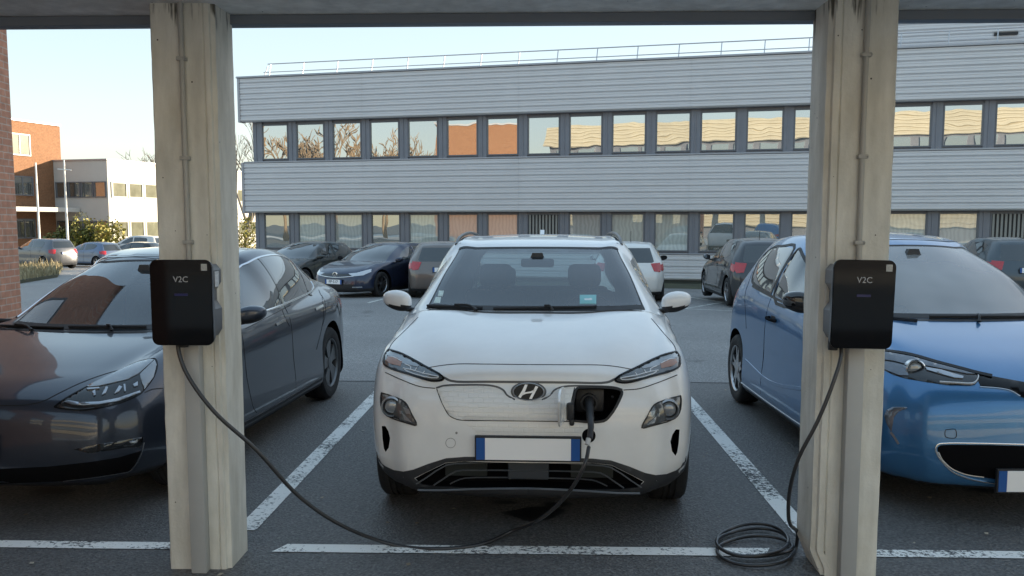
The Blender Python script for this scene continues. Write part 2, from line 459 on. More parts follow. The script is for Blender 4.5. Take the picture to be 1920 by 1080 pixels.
        for k in range(nsp):
            a = 2*math.pi*k/nsp
            if style == 'aero':
                pr = [(-.045, .05), (-.075, rr*.5), (-.12*rr/.22, rr*.93), (.06, rr*.96), (.03, rr*.5), (.03, .05)]
            elif style == 'twin':
                pr = [(-.05, .04), (-.035, rr*.55), (-.052, rr*.96), (-.026, rr*.97), (-.008, rr*.6), (.008, rr*.6), (.026, rr*.97), (.052, rr*.96), (.035, rr*.55), (.05, .04)]
            else:
                pr = [(-.034, .03), (-.022, rr*.55), (-.038, rr*.96), (.038, rr*.96), (.022, rr*.55), (.034, .03)]
            n0 = len(bm.verts); bm.verts.ensure_lookup_table()
            x0, x1 = sorted((e*w*.55, e*w*.80)); prism(bm, pr, 'x', x0, x1, 2 if style == 'aero' else 0)
            bm.verts.ensure_lookup_table(); Rm = Matrix.Rotation(a, 4, 'X')
            for v in bm.verts[n0:]: v.co = Rm @ v.co
        lathe(bm, [(.055, e*w*.5), (.058, e*w*.84), (.03, e*w*.88), (.001, e*w*.88)], 20, 'x', mi=0)
        for v in bm.verts: v.co = M @ v.co
        frombm('rim', bm, [mrim or SATIN, BLACKPL, mrim or SATIN], o, 35)
        return o
    def wheels(s, ys, r, **k):
        for y in ys:
            for sx in (-1, 1): s.wheel(sx, y, r, **k)
    def door_mirror(s, x, y, z, pm, w=.20, h=.135, d=.13, low=BLACKPL, arm=.10):
        for sg in (1, -1):
            bm = bmesh.new(); bmesh.ops.create_uvsphere(bm, u_segments=28, v_segments=18, radius=1)
            for v in bm.verts:
                X, Y, Z = v.co; p = lambda a, e: math.copysign(abs(a)**e, a)
                X, Y, Z = p(X, .72), p(Y, .8), p(Z, .75)
                if Y > .55: Y = .55
                k = 1-.22*max(0, X)         # outer end tapers
                v.co = (sg*(x+w/2*X), y+d/2*Y+.035*X, z+h/2*Z*k+.012*X)
            bmesh.ops.recalc_face_normals(bm, faces=bm.faces); bm.normal_update()
            for f in bm.faces:
                c = f.calc_center_median(); f.material_index = 1 if (c.z < z-h*.20) else (2 if c.y > y+d*.24+.03*0 and abs((c.x*sg-x)/(w/2)) < .85 and abs(c.z-z) < h*.4 and f.normal.y > .8 else 0)
            o = frombm('door_mirror', bm, [pm, low, CHROME], s.root, 50)
            bm = bmesh.new()
            tubemesh(bm, [(sg*(x-w*.28), y+.01, z-h*.42), (sg*(x-w*.55), y+.02, z-h*.5), (sg*(x-w/2-arm), y+.035, z-h*.55)], [.022], 10, n=3)
            for v in bm.verts: v.co.z = z-h*.46+(v.co.z-z+h*.46)*.75
            frombm('mirror_arm', bm, low, o, 50)
    def wipers(s, m, lst):
        for (p0, p1, pv) in lst:
            bm = bmesh.new()
            L = s.path([p0, p1], 'cam' if isinstance(p0[0], int) else 'top')
            L2 = [(p+n*.016, n) for p, n in L]
            tubemesh(bm, [p for p, n in L2], .0075, 6, n=1)
            tubemesh(bm, [p-n*.012 for p, n in L2], .004, 4, n=1)
            q, n = s.cast(pv[0], pv[1], 'cam' if isinstance(pv[0], int) else 'top')
            mid = L2[len(L2)//2][0]; tubemesh(bm, [q+n*.01, q+n*.03+(mid-q)*.3, mid+n*.012], [.013, .012, .008], 8, n=4)
            frombm('wiper', bm, m, s.root, 50)
    def plate(s, x, z, y, text='', w=.52, h=.115, frame=.0, tilt=0, back=False, top=True):
        bm = bmesh.new(); sg = -1 if not back else 1
        box(bm, -w/2-.008, w/2+.008, -.012, .012, -h/2-.01, h/2+.01, bev=.004)
        box(bm, -w/2+.045, w/2-.045, -.0155, -.011, -h/2, h/2, mi=1)
        box(bm, -w/2, -w/2+.0445, -.0155, -.011, -h/2, h/2, mi=2); box(bm, w/2-.0445, w/2, -.0155, -.011, -h/2, h/2, mi=2)
        if text: textmesh(bm, text, .105, Matrix.Translation((0, -.0165, 0)) @ Matrix.Rotation(R(90), 4, 'X'), 0)
        M = Matrix.Translation((x, y, z)) @ Matrix.Rotation(R(180) if back else 0, 4, 'Z') @ Matrix.Rotation(R(tilt), 4, 'X')
        for v in bm.verts: v.co = M @ v.co
        return frombm('number_plate', bm, [BLACKPL, WHITEPL, BLUEPL], s.root)
# ------------------------------------------------------------------ light
SUNAZ, SUNEL = 63., 12.     # azimuth from +Y towards +X
w = bpy.data.worlds.new('World'); scn.world = w; w.use_nodes = True
nt = w.node_tree; bg = nt.nodes['Background']; sky = nt.nodes.new('ShaderNodeTexSky'); sky.sky_type = 'NISHITA'
sky.sun_disc = False; sky.sun_elevation = R(SUNEL); sky.sun_rotation = R(SUNAZ); sky.air_density = 1.0; sky.dust_density = 0.6; sky.ozone_density = 1.3; sky.altitude = 50
gm = nt.nodes.new('ShaderNodeGamma'); gm.inputs[1].default_value = .16
sc_ = nt.nodes.new('ShaderNodeVectorMath'); sc_.operation = 'SCALE'; sc_.inputs['Scale'].default_value = 2.15
nt.links.new(sky.outputs[0], gm.inputs[0]); hs = nt.nodes.new('ShaderNodeHueSaturation'); hs.inputs['Saturation'].default_value = 3.2; nt.links.new(gm.outputs[0], hs.inputs['Color']); nt.links.new(hs.outputs[0], sc_.inputs[0]); nt.links.new(sc_.outputs[0], bg.inputs[0]); bg.inputs[1].default_value = .15
sl = bpy.data.lights.new('sun', 'SUN'); so = bpy.data.objects.new('sun', sl); C.objects.link(so)
sl.energy = 5.0; sl.angle = R(.5); sl.color = (1, .84, .62)
sd = Vector((math.sin(R(SUNAZ))*math.cos(R(SUNEL)), math.cos(R(SUNAZ))*math.cos(R(SUNEL)), math.sin(R(SUNEL))))
so.rotation_euler = sd.to_track_quat('Z', 'Y').to_euler(); so.location = (30, 10, 40)
scn.view_settings.view_transform = 'Standard'; scn.view_settings.look = 'None'; scn.view_settings.exposure = 1.46; scn.view_settings.gamma = 1
scn.render.engine = 'CYCLES'; scn.cycles.max_bounces = 8; scn.cycles.transparent_max_bounces = 12

# ------------------------------------------------------------------ ground
def asphalt():
    m, nt, b = newmat('asphalt'); N = nt.nodes; L = nt.links
    tc = N.new('ShaderNodeTexCoord')
    def noise(s, d=4, r=.6):
        n = N.new('ShaderNodeTexNoise'); n.inputs['Scale'].default_value = s; n.inputs['Detail'].default_value = d; n.inputs['Roughness'].default_value = r
        L.new(tc.outputs['Object'], n.inputs['Vector']); return n
    a = noise(.35, 6, .6); c = noise(55, 3, .7); v = N.new('ShaderNodeTexVoronoi'); v.inputs['Scale'].default_value = 75; L.new(tc.outputs['Object'], v.inputs['Vector'])
    r1 = N.new('ShaderNodeValToRGB'); r1.color_ramp.elements[0].position = .3; r1.color_ramp.elements[0].color = (.115, .113, .109, 1)
    r1.color_ramp.elements[1].position = .72; r1.color_ramp.elements[1].color = (.175, .171, .165, 1); L.new(a.outputs['Fac'], r1.inputs[0])
    # stone speckle
    r2 = N.new('ShaderNodeValToRGB'); r2.color_ramp.elements[0].position = .0; r2.color_ramp.elements[0].color = (1, 1, 1, 1)
    r2.color_ramp.elements[1].position = 1; r2.color_ramp.elements[1].color = (.38, .38, .40, 1); L.new(v.outputs['Color'], r2.inputs[0])
    mx = N.new('ShaderNodeMix'); mx.data_type = 'RGBA'; mx.blend_type = 'MULTIPLY'; mx.inputs[0].default_value = 1
    L.new(r1.outputs[0], mx.inputs[6]); L.new(r2.outputs[0], mx.inputs[7])
    r3 = N.new('ShaderNodeMapRange'); r3.inputs[1].default_value = .3; r3.inputs[2].default_value = .75; r3.inputs[3].default_value = .45; r3.inputs[4].default_value = 1.95; L.new(c.outputs['Fac'], r3.inputs[0])
    vm = N.new('ShaderNodeVectorMath'); vm.operation = 'SCALE'; L.new(mx.outputs[2], vm.inputs[0]); L.new(r3.outputs[0], vm.inputs['Scale'])
    # rare pale chips and leaf crumbs
    v2 = N.new('ShaderNodeTexVoronoi'); v2.inputs['Scale'].default_value = 7.5; L.new(tc.outputs['Object'], v2.inputs['Vector'])
    lt = N.new('ShaderNodeMath'); lt.operation = 'LESS_THAN'; lt.inputs[1].default_value = .075; L.new(v2.outputs['Distance'], lt.inputs[0])
    sp = N.new('ShaderNodeSeparateColor'); L.new(v2.outputs['Color'], sp.inputs[0])
    g2 = N.new('ShaderNodeMath'); g2.operation = 'GREATER_THAN'; g2.inputs[1].default_value = .55; L.new(sp.outputs[0], g2.inputs[0])
    mu = N.new('ShaderNodeMath'); mu.operation = 'MULTIPLY'; L.new(lt.outputs[0], mu.inputs[0]); L.new(g2.outputs[0], mu.inputs[1])
    m2 = N.new('ShaderNodeMix'); m2.data_type = 'RGBA'; L.new(mu.outputs[0], m2.inputs[0]); L.new(vm.outputs[0], m2.inputs[6]); m2.inputs[7].default_value = (.2, .19, .17, 1)
    # oil spots where engines have stood
    o = noise(1.3, 3, .5); r4 = N.new('ShaderNodeMapRange'); r4.inputs[1].default_value = .66; r4.inputs[2].default_value = .74; r4.inputs[3].default_value = 1; r4.inputs[4].default_value = .45; L.new(o.outputs['Fac'], r4.inputs[0])
    vm2 = N.new('ShaderNodeVectorMath'); vm2.operation = 'SCALE'; L.new(m2.outputs[2], vm2.inputs[0]); L.new(r4.outputs[0], vm2.inputs['Scale'])
    # the driving lane beyond the tarred seam is coloured paler than the bays
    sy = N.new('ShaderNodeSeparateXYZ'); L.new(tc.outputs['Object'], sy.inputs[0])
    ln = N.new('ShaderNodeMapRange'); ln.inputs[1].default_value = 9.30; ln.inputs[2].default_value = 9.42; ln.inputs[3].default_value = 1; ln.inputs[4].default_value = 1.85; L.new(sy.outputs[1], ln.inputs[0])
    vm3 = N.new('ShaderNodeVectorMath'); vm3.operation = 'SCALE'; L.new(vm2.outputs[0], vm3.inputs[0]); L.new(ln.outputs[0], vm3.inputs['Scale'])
    L.new(vm3.outputs[0], b.inputs['Base Color'])
    rr = N.new('ShaderNodeMapRange'); rr.inputs[3].default_value = .50; rr.inputs[4].default_value = .66; b.inputs['Specular IOR Level'].default_value = .8; L.new(a.outputs['Fac'], rr.inputs[0]); L.new(rr.outputs[0], b.inputs['Roughness'])
    bp = N.new('ShaderNodeBump'); bp.inputs['Strength'].default_value = .8; bp.inputs['Distance'].default_value = .008
    ad = N.new('ShaderNodeMath'); L.new(v.outputs['Distance'], ad.inputs[0]); L.new(c.outputs['Fac'], ad.inputs[1]); L.new(ad.outputs[0], bp.inputs['Height']); L.new(bp.outputs[0], b.inputs['Normal'])
    return m
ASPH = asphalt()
bm = bmesh.new()
ys = [-400, -120, -40, -10, 0, 3, 6, 9.5, 10, 10.5, 11, 11.5, 12, 12.5, 14, 18, 24, 32, 45, 62, 100, 250, 900]
xs = [-700, -150, -60, -20, -6, 0, 6, 20, 60, 150, 700]
g = [[bm.verts.new((x, y, gz(y))) for x in xs] for y in ys]
for i in range(len(ys)-1):
    for j in range(len(xs)-1): bm.faces.new((g[i][j], g[i][j+1], g[i+1][j+1], g[i+1][j]))
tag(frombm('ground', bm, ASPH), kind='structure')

def wornpaint(name, col, wear):
    m, nt, b = newmat(name); N = nt.nodes; L = nt.links
    tc = N.new('ShaderNodeTexCoord')
    n = N.new('ShaderNodeTexNoise'); n.inputs['Scale'].default_value = 38; n.inputs['Detail'].default_value = 8; n.inputs['Roughness'].default_value = .75; L.new(tc.outputs['Object'], n.inputs['Vector'])
    n2 = N.new('ShaderNodeTexNoise'); n2.inputs['Scale'].default_value = 2.5; n2.inputs['Detail'].default_value = 3; L.new(tc.outputs['Object'], n2.inputs['Vector'])
    ad = N.new('ShaderNodeMath'); ad.operation = 'MULTIPLY_ADD'; ad.inputs[1].default_value = .5; L.new(n2.outputs['Fac'], ad.inputs[0]); L.new(n.outputs['Fac'], ad.inputs[2])
    r = N.new('ShaderNodeValToRGB'); r.color_ramp.elements[0].position = wear; r.color_ramp.elements[0].color = (.07, .072, .075, 1)
    r.color_ramp.elements[1].position = wear+.07; r.color_ramp.elements[1].color = tuple(col)+(1,); L.new(ad.outputs[0], r.inputs[0])
    L.new(r.outputs[0], b.inputs['Base Color']); b.inputs['Roughness'].default_value = .7
    bp = N.new('ShaderNodeBump'); bp.inputs['Strength'].default_value = .4; bp.inputs['Distance'].default_value = .004; L.new(n.outputs['Fac'], bp.inputs['Height']); L.new(bp.outputs[0], b.inputs['Normal'])
    return m
LINE = wornpaint('worn_white_road_paint', (.88, .87, .83), .655); LINE2 = wornpaint('old_white_road_paint', (.6, .6, .56), .64)
def strip(name, a, b, w, m=LINE, z=.004, cuta=0, cutb=0):
    a = Vector((a[0], a[1])); b = Vector((b[0], b[1])); d = (b-a).normalized(); n = Vector((-d.y, d.x)); L = (b-a).length; K = max(2, int(L/.25))
    bm = bmesh.new(); prev = None
    for k in range(K+1):
        t = L*k/K
        p = a+d*(t+(cuta if k == 0 else 0))+n*w/2; q = a+d*(t-(cutb if k == K else 0))-n*w/2
        jit = random.uniform(-.003, .003)
        cur = [bm.verts.new((c.x, c.y+jit, gz(c.y)+z)) for c in (p, q)]
        if prev: bm.faces.new((prev[0], prev[1], cur[1], cur[0]))
        prev = cur
    return tag(frombm(name, bm, m), kind='structure')
strip('parking_line', (-1.575, 4.72), (-1.565, 9.0), .115)
strip('parking_line', (1.40, 4.72), (1.365, 9.1), .115)
strip('parking_line', (-4.5, 4.47), (-1.76, 4.47), .10)
strip('parking_line', (-1.34, 4.455), (1.16, 4.475), .112, cuta=.05, cutb=.05, z=.0042)
strip('parking_line', (1.58, 4.475), (4.6, 4.48), .10)
bm = bmesh.new(); q = [bm.verts.new(v) for v in ((-60, -60, .005), (60, -60, .005), (60, -6, .005), (-60, -6, .005))]; bm.faces.new(q)
tag(frombm('bounce_ground', bm, mat('pale_bounce', (.72, .70, .66), .85, var=.08, scale=.5)), kind='structure')  # unseen pale sheet behind the camera, added to bounce sunlight forward
rn = random.Random(2)
for (cx_, cy_, s_) in ((-.03, 5.05, .13), (.10, 5.22, .06), (-.22, 5.25, .05), (-3.0, 5.4, .10), (2.75, 5.6, .09)):
    bm = bmesh.new(); n_ = 22; ph = rn.uniform(0, 6)
    bm.faces.new([bm.verts.new((cx_+s_*(1.3+.35*math.sin(3*t_+ph)+rn.uniform(-.12, .12))*math.cos(t_), cy_+s_*(.8+.25*math.sin(2*t_+ph)+rn.uniform(-.1, .1))*math.sin(t_), .0035)) for t_ in [i*2*math.pi/n_ for i in range(n_)]])
    tag(frombm('oil_stain', bm, mat('old_oil', (.018, .018, .018), .35, var=.3, scale=30)), kind='structure')
bm = bmesh.new(); prev = None
for i in range(120):       # tarred seam across the lane
    x = -14+i*.25; y = 9.35+.03*math.sin(i*.35)+rn.uniform(-.012, .012); cur = [bm.verts.new((x, y, gz(y)+.003)), bm.verts.new((x, y+.035+rn.uniform(-.008, .01), gz(y+.04)+.003))]
    if prev: bm.faces.new((prev[0], cur[0], cur[1], prev[1]))
    prev = cur
tag(frombm('tar_seam', bm, mat('tar', (.03, .03, .032), .6)), kind='structure')
# markings of the far row
def gp(*p): q = onground(*p); return (q.x, q.y)
for a, b in (((1281, 556), (1358, 567)), ((1283, 579), (1362, 566)), ((1230, 577), (1376, 583)), ((1288, 554), (1279, 566)), ((690, 568), (742, 555))):
    strip('far_parking_line', gp(*a), gp(*b), .09, LINE2)

# ------------------------------------------------------------------ metal clad building
def cladmat():
    m = mat('grey_metal_cladding', (.68, .675, .685), .42, .12, var=.03, scale=.7)
    return m
CLAD = cladmat(); COPE = mat('coping_metal', (.36, .37, .40), .4, .5, var=.08, scale=2)
FRAME = mat('grey_window_strip', (.21, .22, .25), .45, .2, var=.08, scale=1.5)
FRAMED = mat('dark_window_frame', (.14, .15, .17), .4, .2)
def pane_mat(name, base, refl=.34, curtain=0, bumpy=.22):
    m, nt, b = newmat(name); N = nt.nodes; L = nt.links; out = [n for n in N if n.type == 'OUTPUT_MATERIAL'][0]
    b.inputs['Base Color'].default_value = tuple(base)+(1,); b.inputs['Roughness'].default_value = .6
    tc = N.new('ShaderNodeTexCoord')
    if curtain:
        wv = N.new('ShaderNodeTexWave'); wv.bands_direction = 'X'; wv.inputs['Scale'].default_value = 2.3; wv.inputs['Distortion'].default_value = 6; wv.inputs['Detail'].default_value = 2
        L.new(tc.outputs['Object'], wv.inputs['Vector'])
        r = N.new('ShaderNodeValToRGB'); r.color_ramp.elements[0].color = tuple(c*.88 for c in base)+(1,); r.color_ramp.elements[1].color = tuple(min(1, c*1.1) for c in base)+(1,)
        L.new(wv.outputs['Fac'], r.inputs[0]); L.new(r.outputs[0], b.inputs['Base Color'])
    g = N.new('ShaderNodeBsdfGlossy'); g.inputs['Roughness'].default_value = .0; g.inputs[0].default_value = (.92, .95, .96, 1)
    n = N.new('ShaderNodeTexNoise'); n.inputs['Scale'].default_value = 1.1; n.inputs['Detail'].default_value = 1; L.new(tc.outputs['Object'], n.inputs['Vector'])
    bp = N.new('ShaderNodeBump'); bp.inputs['Strength'].default_value = bumpy; bp.inputs['Distance'].default_value = .010
    L.new(n.outputs['Fac'], bp.inputs['Height']); L.new(bp.outputs[0], g.inputs['Normal'])
    fr = N.new('ShaderNodeFresnel'); fr.inputs[0].default_value = 1.5
    ad = N.new('ShaderNodeMath'); ad.use_clamp = True; ad.inputs[1].default_value = refl; L.new(fr.outputs[0], ad.inputs[0])
    mx = N.new('ShaderNodeMixShader'); L.new(ad.outputs[0], mx.inputs[0]); L.new(b.outputs[0], mx.inputs[1]); L.new(g.outputs[0], mx.inputs[2]); L.new(mx.outputs[0], out.inputs[0])
    MC[name] = m; return m
PANES_UP = [pane_mat('reflecting_pane', (.05, .06, .065), .55), pane_mat('reflecting_pane_pale', (.09, .10, .10), .5)]
PANES_LO = [pane_mat('curtained_pane', (.46, .49, .44), .14, 1), pane_mat('half_open_pane', (.15, .16, .14), .34), pane_mat('blind_pane', (.36, .39, .37), .18, 1)]
LOUV = mat('louvre_slat', (.30, .30, .28), .5, .1)
G0 = (5.11, 32.0); ZB = gz(32.0); FA = R(-13)
def bldg(name, loc, rz): return empty(name, loc, rz)
MB = bldg('office_building', (G0[0], G0[1], ZB), FA)
tag(MB, 'long two storey office building clad in ribbed grey metal bands with strips of windows', 'building')
def clad(name, s0, s1, z0, z1, y, parent, m=CLAD, pitch=.204, d=.05, th=.25, endl=True):
    n = max(1, round((z1-z0)/pitch)); p = (z1-z0)/n; P = []
    for k in range(n):
        z = z0+k*p
        P += [(y+d*.1, z), (y-d*.35, z+.022*p/.2), (y-d, z+.055), (y-d, z+p*.55), (y-d*.72, z+p*.60), (y-d*.72, z+p*.66), (y-d, z+p*.71), (y-d, z+p*.93)]
    P.append((y+d*.1, z1)); bm = bmesh.new()
    # sheets lapped every six metres, a hair out of line
    edges = [s0]+[s for s in np.arange(math.ceil(s0/6)*6, s1, 6.) if s > s0+1]+[s1]
    for a, b in zip(edges[:-1], edges[1:]):
        j = random.uniform(-.0035, .0035)
        A = [bm.verts.new((a, q[0]+j, q[1])) for q in P]; B = [bm.verts.new((b-.006, q[0]+j, q[1])) for q in P]
        for k in range(len(P)-1): bm.faces.new((A[k], B[k], B[k+1], A[k+1]))
    box(bm, s0-.02, s1, y+d*.12, y+th, z0, z1)
    if endl:
        box(bm, s0-.10, s0-.0, y-d-.03, y+th+.02, z0-.02, z1+.02, bev=.01, mi=1)
    bmesh.ops.recalc_face_normals(bm, faces=bm.faces)
    return frombm(name, bm, [m, COPE], parent)
zz = lambda z: z-ZB
S0, S1 = -17.05, 72.
clad('cladding_band', S0, S1, zz(5.49), zz(7.13), -.25, MB, th=.3)
clad('cladding_band', S0+.08, S1, zz(2.02), zz(3.92), -.25, MB, th=.3)
clad('base_cladding', S0+.6, S1, 0.14, zz(.53), -.03, MB, th=.1, endl=False)
bm = bmesh.new(); box(bm, S0-.13, S1, -.36, 12, zz(7.13), zz(7.20), bev=.012); frombm('roof_coping', bm, COPE, MB)
bm = bmesh.new(); box(bm, S0+.08, S1, -.32, .06, zz(3.92), zz(3.975), bev=.008)
box(bm, S0+.6, S1, -.10, .06, zz(.53), zz(.58), bev=.008); frombm('sill_flashing', bm, COPE, MB)
bm = bmesh.new(); box(bm, S0+.62, S1, .20, 12, -.6, zz(7.12))
for z0, z1 in ((.58, 2.04), (3.975, 5.49)):
    box(bm, S0+.5, S0+.72, .0, .3, zz(z0), zz(z1)); box(bm, S0+.60, S1, .10, .22, zz(z0), zz(z1)-.001)
    for k in range(-1, 40):       # piers with a standing joint each side
        s = -16.37+1.522*k
        if k >= 0: box(bm, s-.36, s-.050, .03, .11, zz(z0)+.002, zz(z1)-.003); box(bm, s-.245, s-.205, .005, .04, zz(z0)+.004, zz(z1)-.006)
        box(bm, s+1.145, s+1.158, .03, .11, zz(z0)+.003, zz(z1)-.004) if k >= 0 else None
frombm('wall', bm, FRAME, MB)
bm = bmesh.new(); box(bm, S0+.55, S1, .02, .15, -.55, .14); frombm('plinth', bm, mat('plinth_concrete', (.05, .055, .045), .9, var=.4, scale=3), MB)
def window(s0, s1, z0, z1, y, parent, pm, fm=FRAMED, louvre=False, fw=.045):
    bm = bmesh.new()
    for a in ((s0, s1, z1-fw, z1), (s0, s1, z0, z0+fw), (s0, s0+fw, z0+fw, z1-fw), (s1-fw, s1, z0+fw, z1-fw)):
        box(bm, a[0], a[1], y-.05, y+.02, a[2], a[3])
    f = frombm('window', bm, fm, parent)
    if louvre:
        bm = bmesh.new(); n = 9; dx = (s1-s0-2*fw)/n
        for i in range(n): box(bm, s0+fw+dx*(i+.18), s0+fw+dx*(i+.72), y-.03, y+.0, z0+fw+.002, z1-fw-.002)
        frombm('louvre', bm, LOUV, f)
        pm = MC['black_plastic']
    bm = bmesh.new(); box(bm, s0+fw, s1-fw, y+.004, y+.018, z0+fw, z1-fw); frombm('pane', bm, pm, f)
    return f
loseq = [1, 0, 2, 1, 0, 2, 2, 0, 2, 0, 0, 1, 1, 1, 0, 0, 2, 0, 2, 1]
loseq += [0, 2, 0, 1, 2, 0, 0]
for k in range(26):
    s = -16.37+1.522*k
    window(s-.045, s+1.14, zz(4.055), zz(5.40), .07, MB, PANES_UP[k % 3 == 1])
    window(s-.045, s+1.14, zz(.63), zz(1.96), .07, MB, PANES_LO[loseq[k]], louvre=k in (7, 17))
# roof railing, leaning in a little
bm = bmesh.new(); xr0, xr1 = -16.1, 30.
lean = .22
for h, r_ in ((.22, .017), (.54, .021)):
    tubemesh(bm, [(xr0-(.10 if h > .3 else .25), .25+lean*h, zz(7.2)+h), (xr1, .25+lean*h, zz(7.2)+h)], r_, 8, n=1)
RAILM = mat('galvanised_steel', (.50, .50, .52), .4, .6)
frombm('railing_rail', bm, RAILM, MB)
s = xr0+.02
while s < 14:
    bm = bmesh.new(); tubemesh(bm, [(s-.03, .25, zz(7.19)), (s+.0, .25+lean*.54, zz(7.2)+.54)], .019, 6, n=1)
    box(bm, s-.08, s+.02, .2, .3, zz(7.195), zz(7.21)); frombm('railing_post', bm, RAILM, MB); s += 1.42
bm = bmesh.new(); tubemesh(bm, [(xr0-.25, .28, zz(7.19)), (xr0-.10, .36, zz(7.2)+.47)], .019, 6, n=1); frombm('railing_post', bm, RAILM, MB)
# upper storey set back behind the railing
clad('upper_storey_or_shade_wing', 5.3, S1, zz(7.2), zz(10.6), 1.5, MB, th=8)
clad('upper_storey_or_shade_wing', 24., S1, zz(10.6), zz(19), 1.6, MB, th=8)  # unseen taller wing, added only to shade the car park
bm = bmesh.new(); box(bm, 9.6, 10.3, 1.36, 1.5, zz(7.72), zz(7.80)); frombm('wall_vent', bm, BLACKPL, MB)

# strip of moss and weeds along the foot of the wall
VERGE = mat('mossy_verge', (.060, .062, .034), .95, var=.5, scale=1.6, bump=.8, bscale=18)
bm = bmesh.new()
def onf(s, o): return (G0[0]+s*math.cos(FA)-(-o)*math.sin(FA)*-1, 0)
Mf = Matrix.Translation((G0[0], G0[1], 0)) @ Matrix.Rotation(FA, 4, 'Z')
prev = None
for k in range(70):
    s = -18+k*.9
    a = Mf @ Vector((s, .05, 0)); b = Mf @ Vector((s, -3.4+.25*math.sin(k*1.7)+.15*math.sin(k*.6), 0))
    cur = [bm.verts.new((p.x, p.y, gz(p.y)+zo)) for p, zo in ((a, .03), (b, .006))]
    if prev: bm.faces.new((prev[0], prev[1], cur[1], cur[0]))
    prev = cur
bmesh.ops.recalc_face_normals(bm, faces=bm.faces)
tag(frombm('verge', bm, VERGE), kind='structure')

# ------------------------------------------------------------------ brick
def brick(name, c1, c2, mortar, sx=1., bump=.5, sc=1.):
    m, nt, b = newmat(name); N = nt.nodes; L = nt.links
    tc = N.new('ShaderNodeTexCoord'); mp = N.new('ShaderNodeMapping'); mp.inputs['Rotation'].default_value = (R(90), 0, 0)
    L.new(tc.outputs['Object'], mp.inputs[0])
    # along the wall = x + y, up = z
    sep = N.new('ShaderNodeSeparateXYZ'); L.new(tc.outputs['Object'], sep.inputs[0]); cmb = N.new('ShaderNodeCombineXYZ')
    ad = N.new('ShaderNodeMath'); L.new(sep.outputs[0], ad.inputs[0]); L.new(sep.outputs[1], ad.inputs[1]); L.new(ad.outputs[0], cmb.inputs[0]); L.new(sep.outputs[2], cmb.inputs[1])
    t = N.new('ShaderNodeTexBrick'); L.new(cmb.outputs[0], t.inputs['Vector'])
    t.inputs['Color1'].default_value = tuple(c1)+(1,); t.inputs['Color2'].default_value = tuple(c2)+(1,); t.inputs['Mortar'].default_value = tuple(mortar)+(1,)
    t.inputs['Scale'].default_value = 1; t.inputs['Brick Width'].default_value = .23*sc; t.inputs['Row Height'].default_value = .075*sc; t.inputs['Mortar Size'].default_value = .0075*sc
    t.inputs['Mortar Smooth'].default_value = .2; t.inputs['Bias'].default_value = -.2
    n = N.new('ShaderNodeTexNoise'); n.inputs['Scale'].default_value = 9; n.inputs['Detail'].default_value = 6; L.new(tc.outputs['Object'], n.inputs['Vector'])
    mr = N.new('ShaderNodeMapRange'); mr.inputs[1].default_value = .3; mr.inputs[2].default_value = .7; mr.inputs[3].default_value = .8; mr.inputs[4].default_value = 1.18; L.new(n.outputs['Fac'], mr.inputs[0])
    v = N.new('ShaderNodeVectorMath'); v.operation = 'SCALE'; L.new(t.outputs['Color'], v.inputs[0]); L.new(mr.outputs[0], v.inputs['Scale']); L.new(v.outputs[0], b.inputs['Base Color'])
    b.inputs['Roughness'].default_value = .85
    bp = N.new('ShaderNodeBump'); bp.inputs['Strength'].default_value = bump; bp.inputs['Distance'].default_value = .008; bp.invert = True; L.new(t.outputs['Fac'], bp.inputs['Height']); L.new(bp.outputs[0], b.inputs['Normal'])
    return m
BRK = brick('red_brick', (.56, .27, .175), (.50, .235, .155), (.58, .42, .33))
# brick building close by on the left: its long flank runs away from us and ends at a corner
bw = empty('brick_building', (-5.84, 10.1, 0), R(6))
tag(bw, 'red brick building wall with pale mortar rising at the left edge beside the dark sedan', 'building')
bm = bmesh.new(); box(bm, -3.4, 0, -13., 0, -.3, 5.2); frombm('wall', bm, BRK, bw)
bm = bmesh.new(); box(bm, -3.5, .06, -13.1, .06, 5.2, 5.35, bev=.01); frombm('roof_coping', bm, COPE, bw)
for y in (-2.2, -5.2, -8.2, -11.2):        # windows seen only as reflections
    bm = bmesh.new()
    for a in ((y-.75, y+.75, 3.05, 3.1), (y-.75, y+.75, 1.6, 1.65), (y-.75, y-.7, 1.65, 3.05), (y+.7, y+.75, 1.65, 3.05)): box(bm, .0, .035, *a)
    f = frombm('window', bm, FRAMED, bw)
    bm = bmesh.new(); box(bm, .002, .016, y-.7, y+.7, 1.65, 3.05); frombm('pane', bm, PANES_UP[0], f)

# ------------------------------------------------------------------ far left: orange block and white wing
OR = brick('orange_brick', (.23, .105, .048), (.20, .088, .040), (.23, .14, .08), bump=.2, sc=1.6)
WHT = mat('white_render', (.50, .49, .46), .8, var=.05, scale=.5)
Cc = at(200, 300, 75); zt = Cc.z; gzf = gz(75)
PS = R(75)
wb = empty('white_office_wing', (Cc.x, Cc.y, gzf), PS); H1 = zt-gzf
tag(wb, 'low white rendered office wing with two bands of windows catching the sun far left', 'building')
zpx = lambda y: 1.64+(417-y)/F*77-gzf       # photo row -> height above its foot
bm = bmesh.new(); box(bm, 0, 44, 0, 14, 0, H1-.02); frombm('wall', bm, WHT, wb)
bm = bmesh.new(); box(bm, -.08, 44.1, -.08, 14.1, H1-.02, H1+.12, bev=.02); frombm('roof_coping', bm, COPE, wb)
WP = pane_mat('far_pane', (.05, .055, .05), .25, bumpy=.2); WP2 = mat('far_pane_green', (.09, .095, .06), .25, spec=.25, var=.3, scale=.6)
FRW = mat('pale_window_frame', (.45, .44, .40), .5)
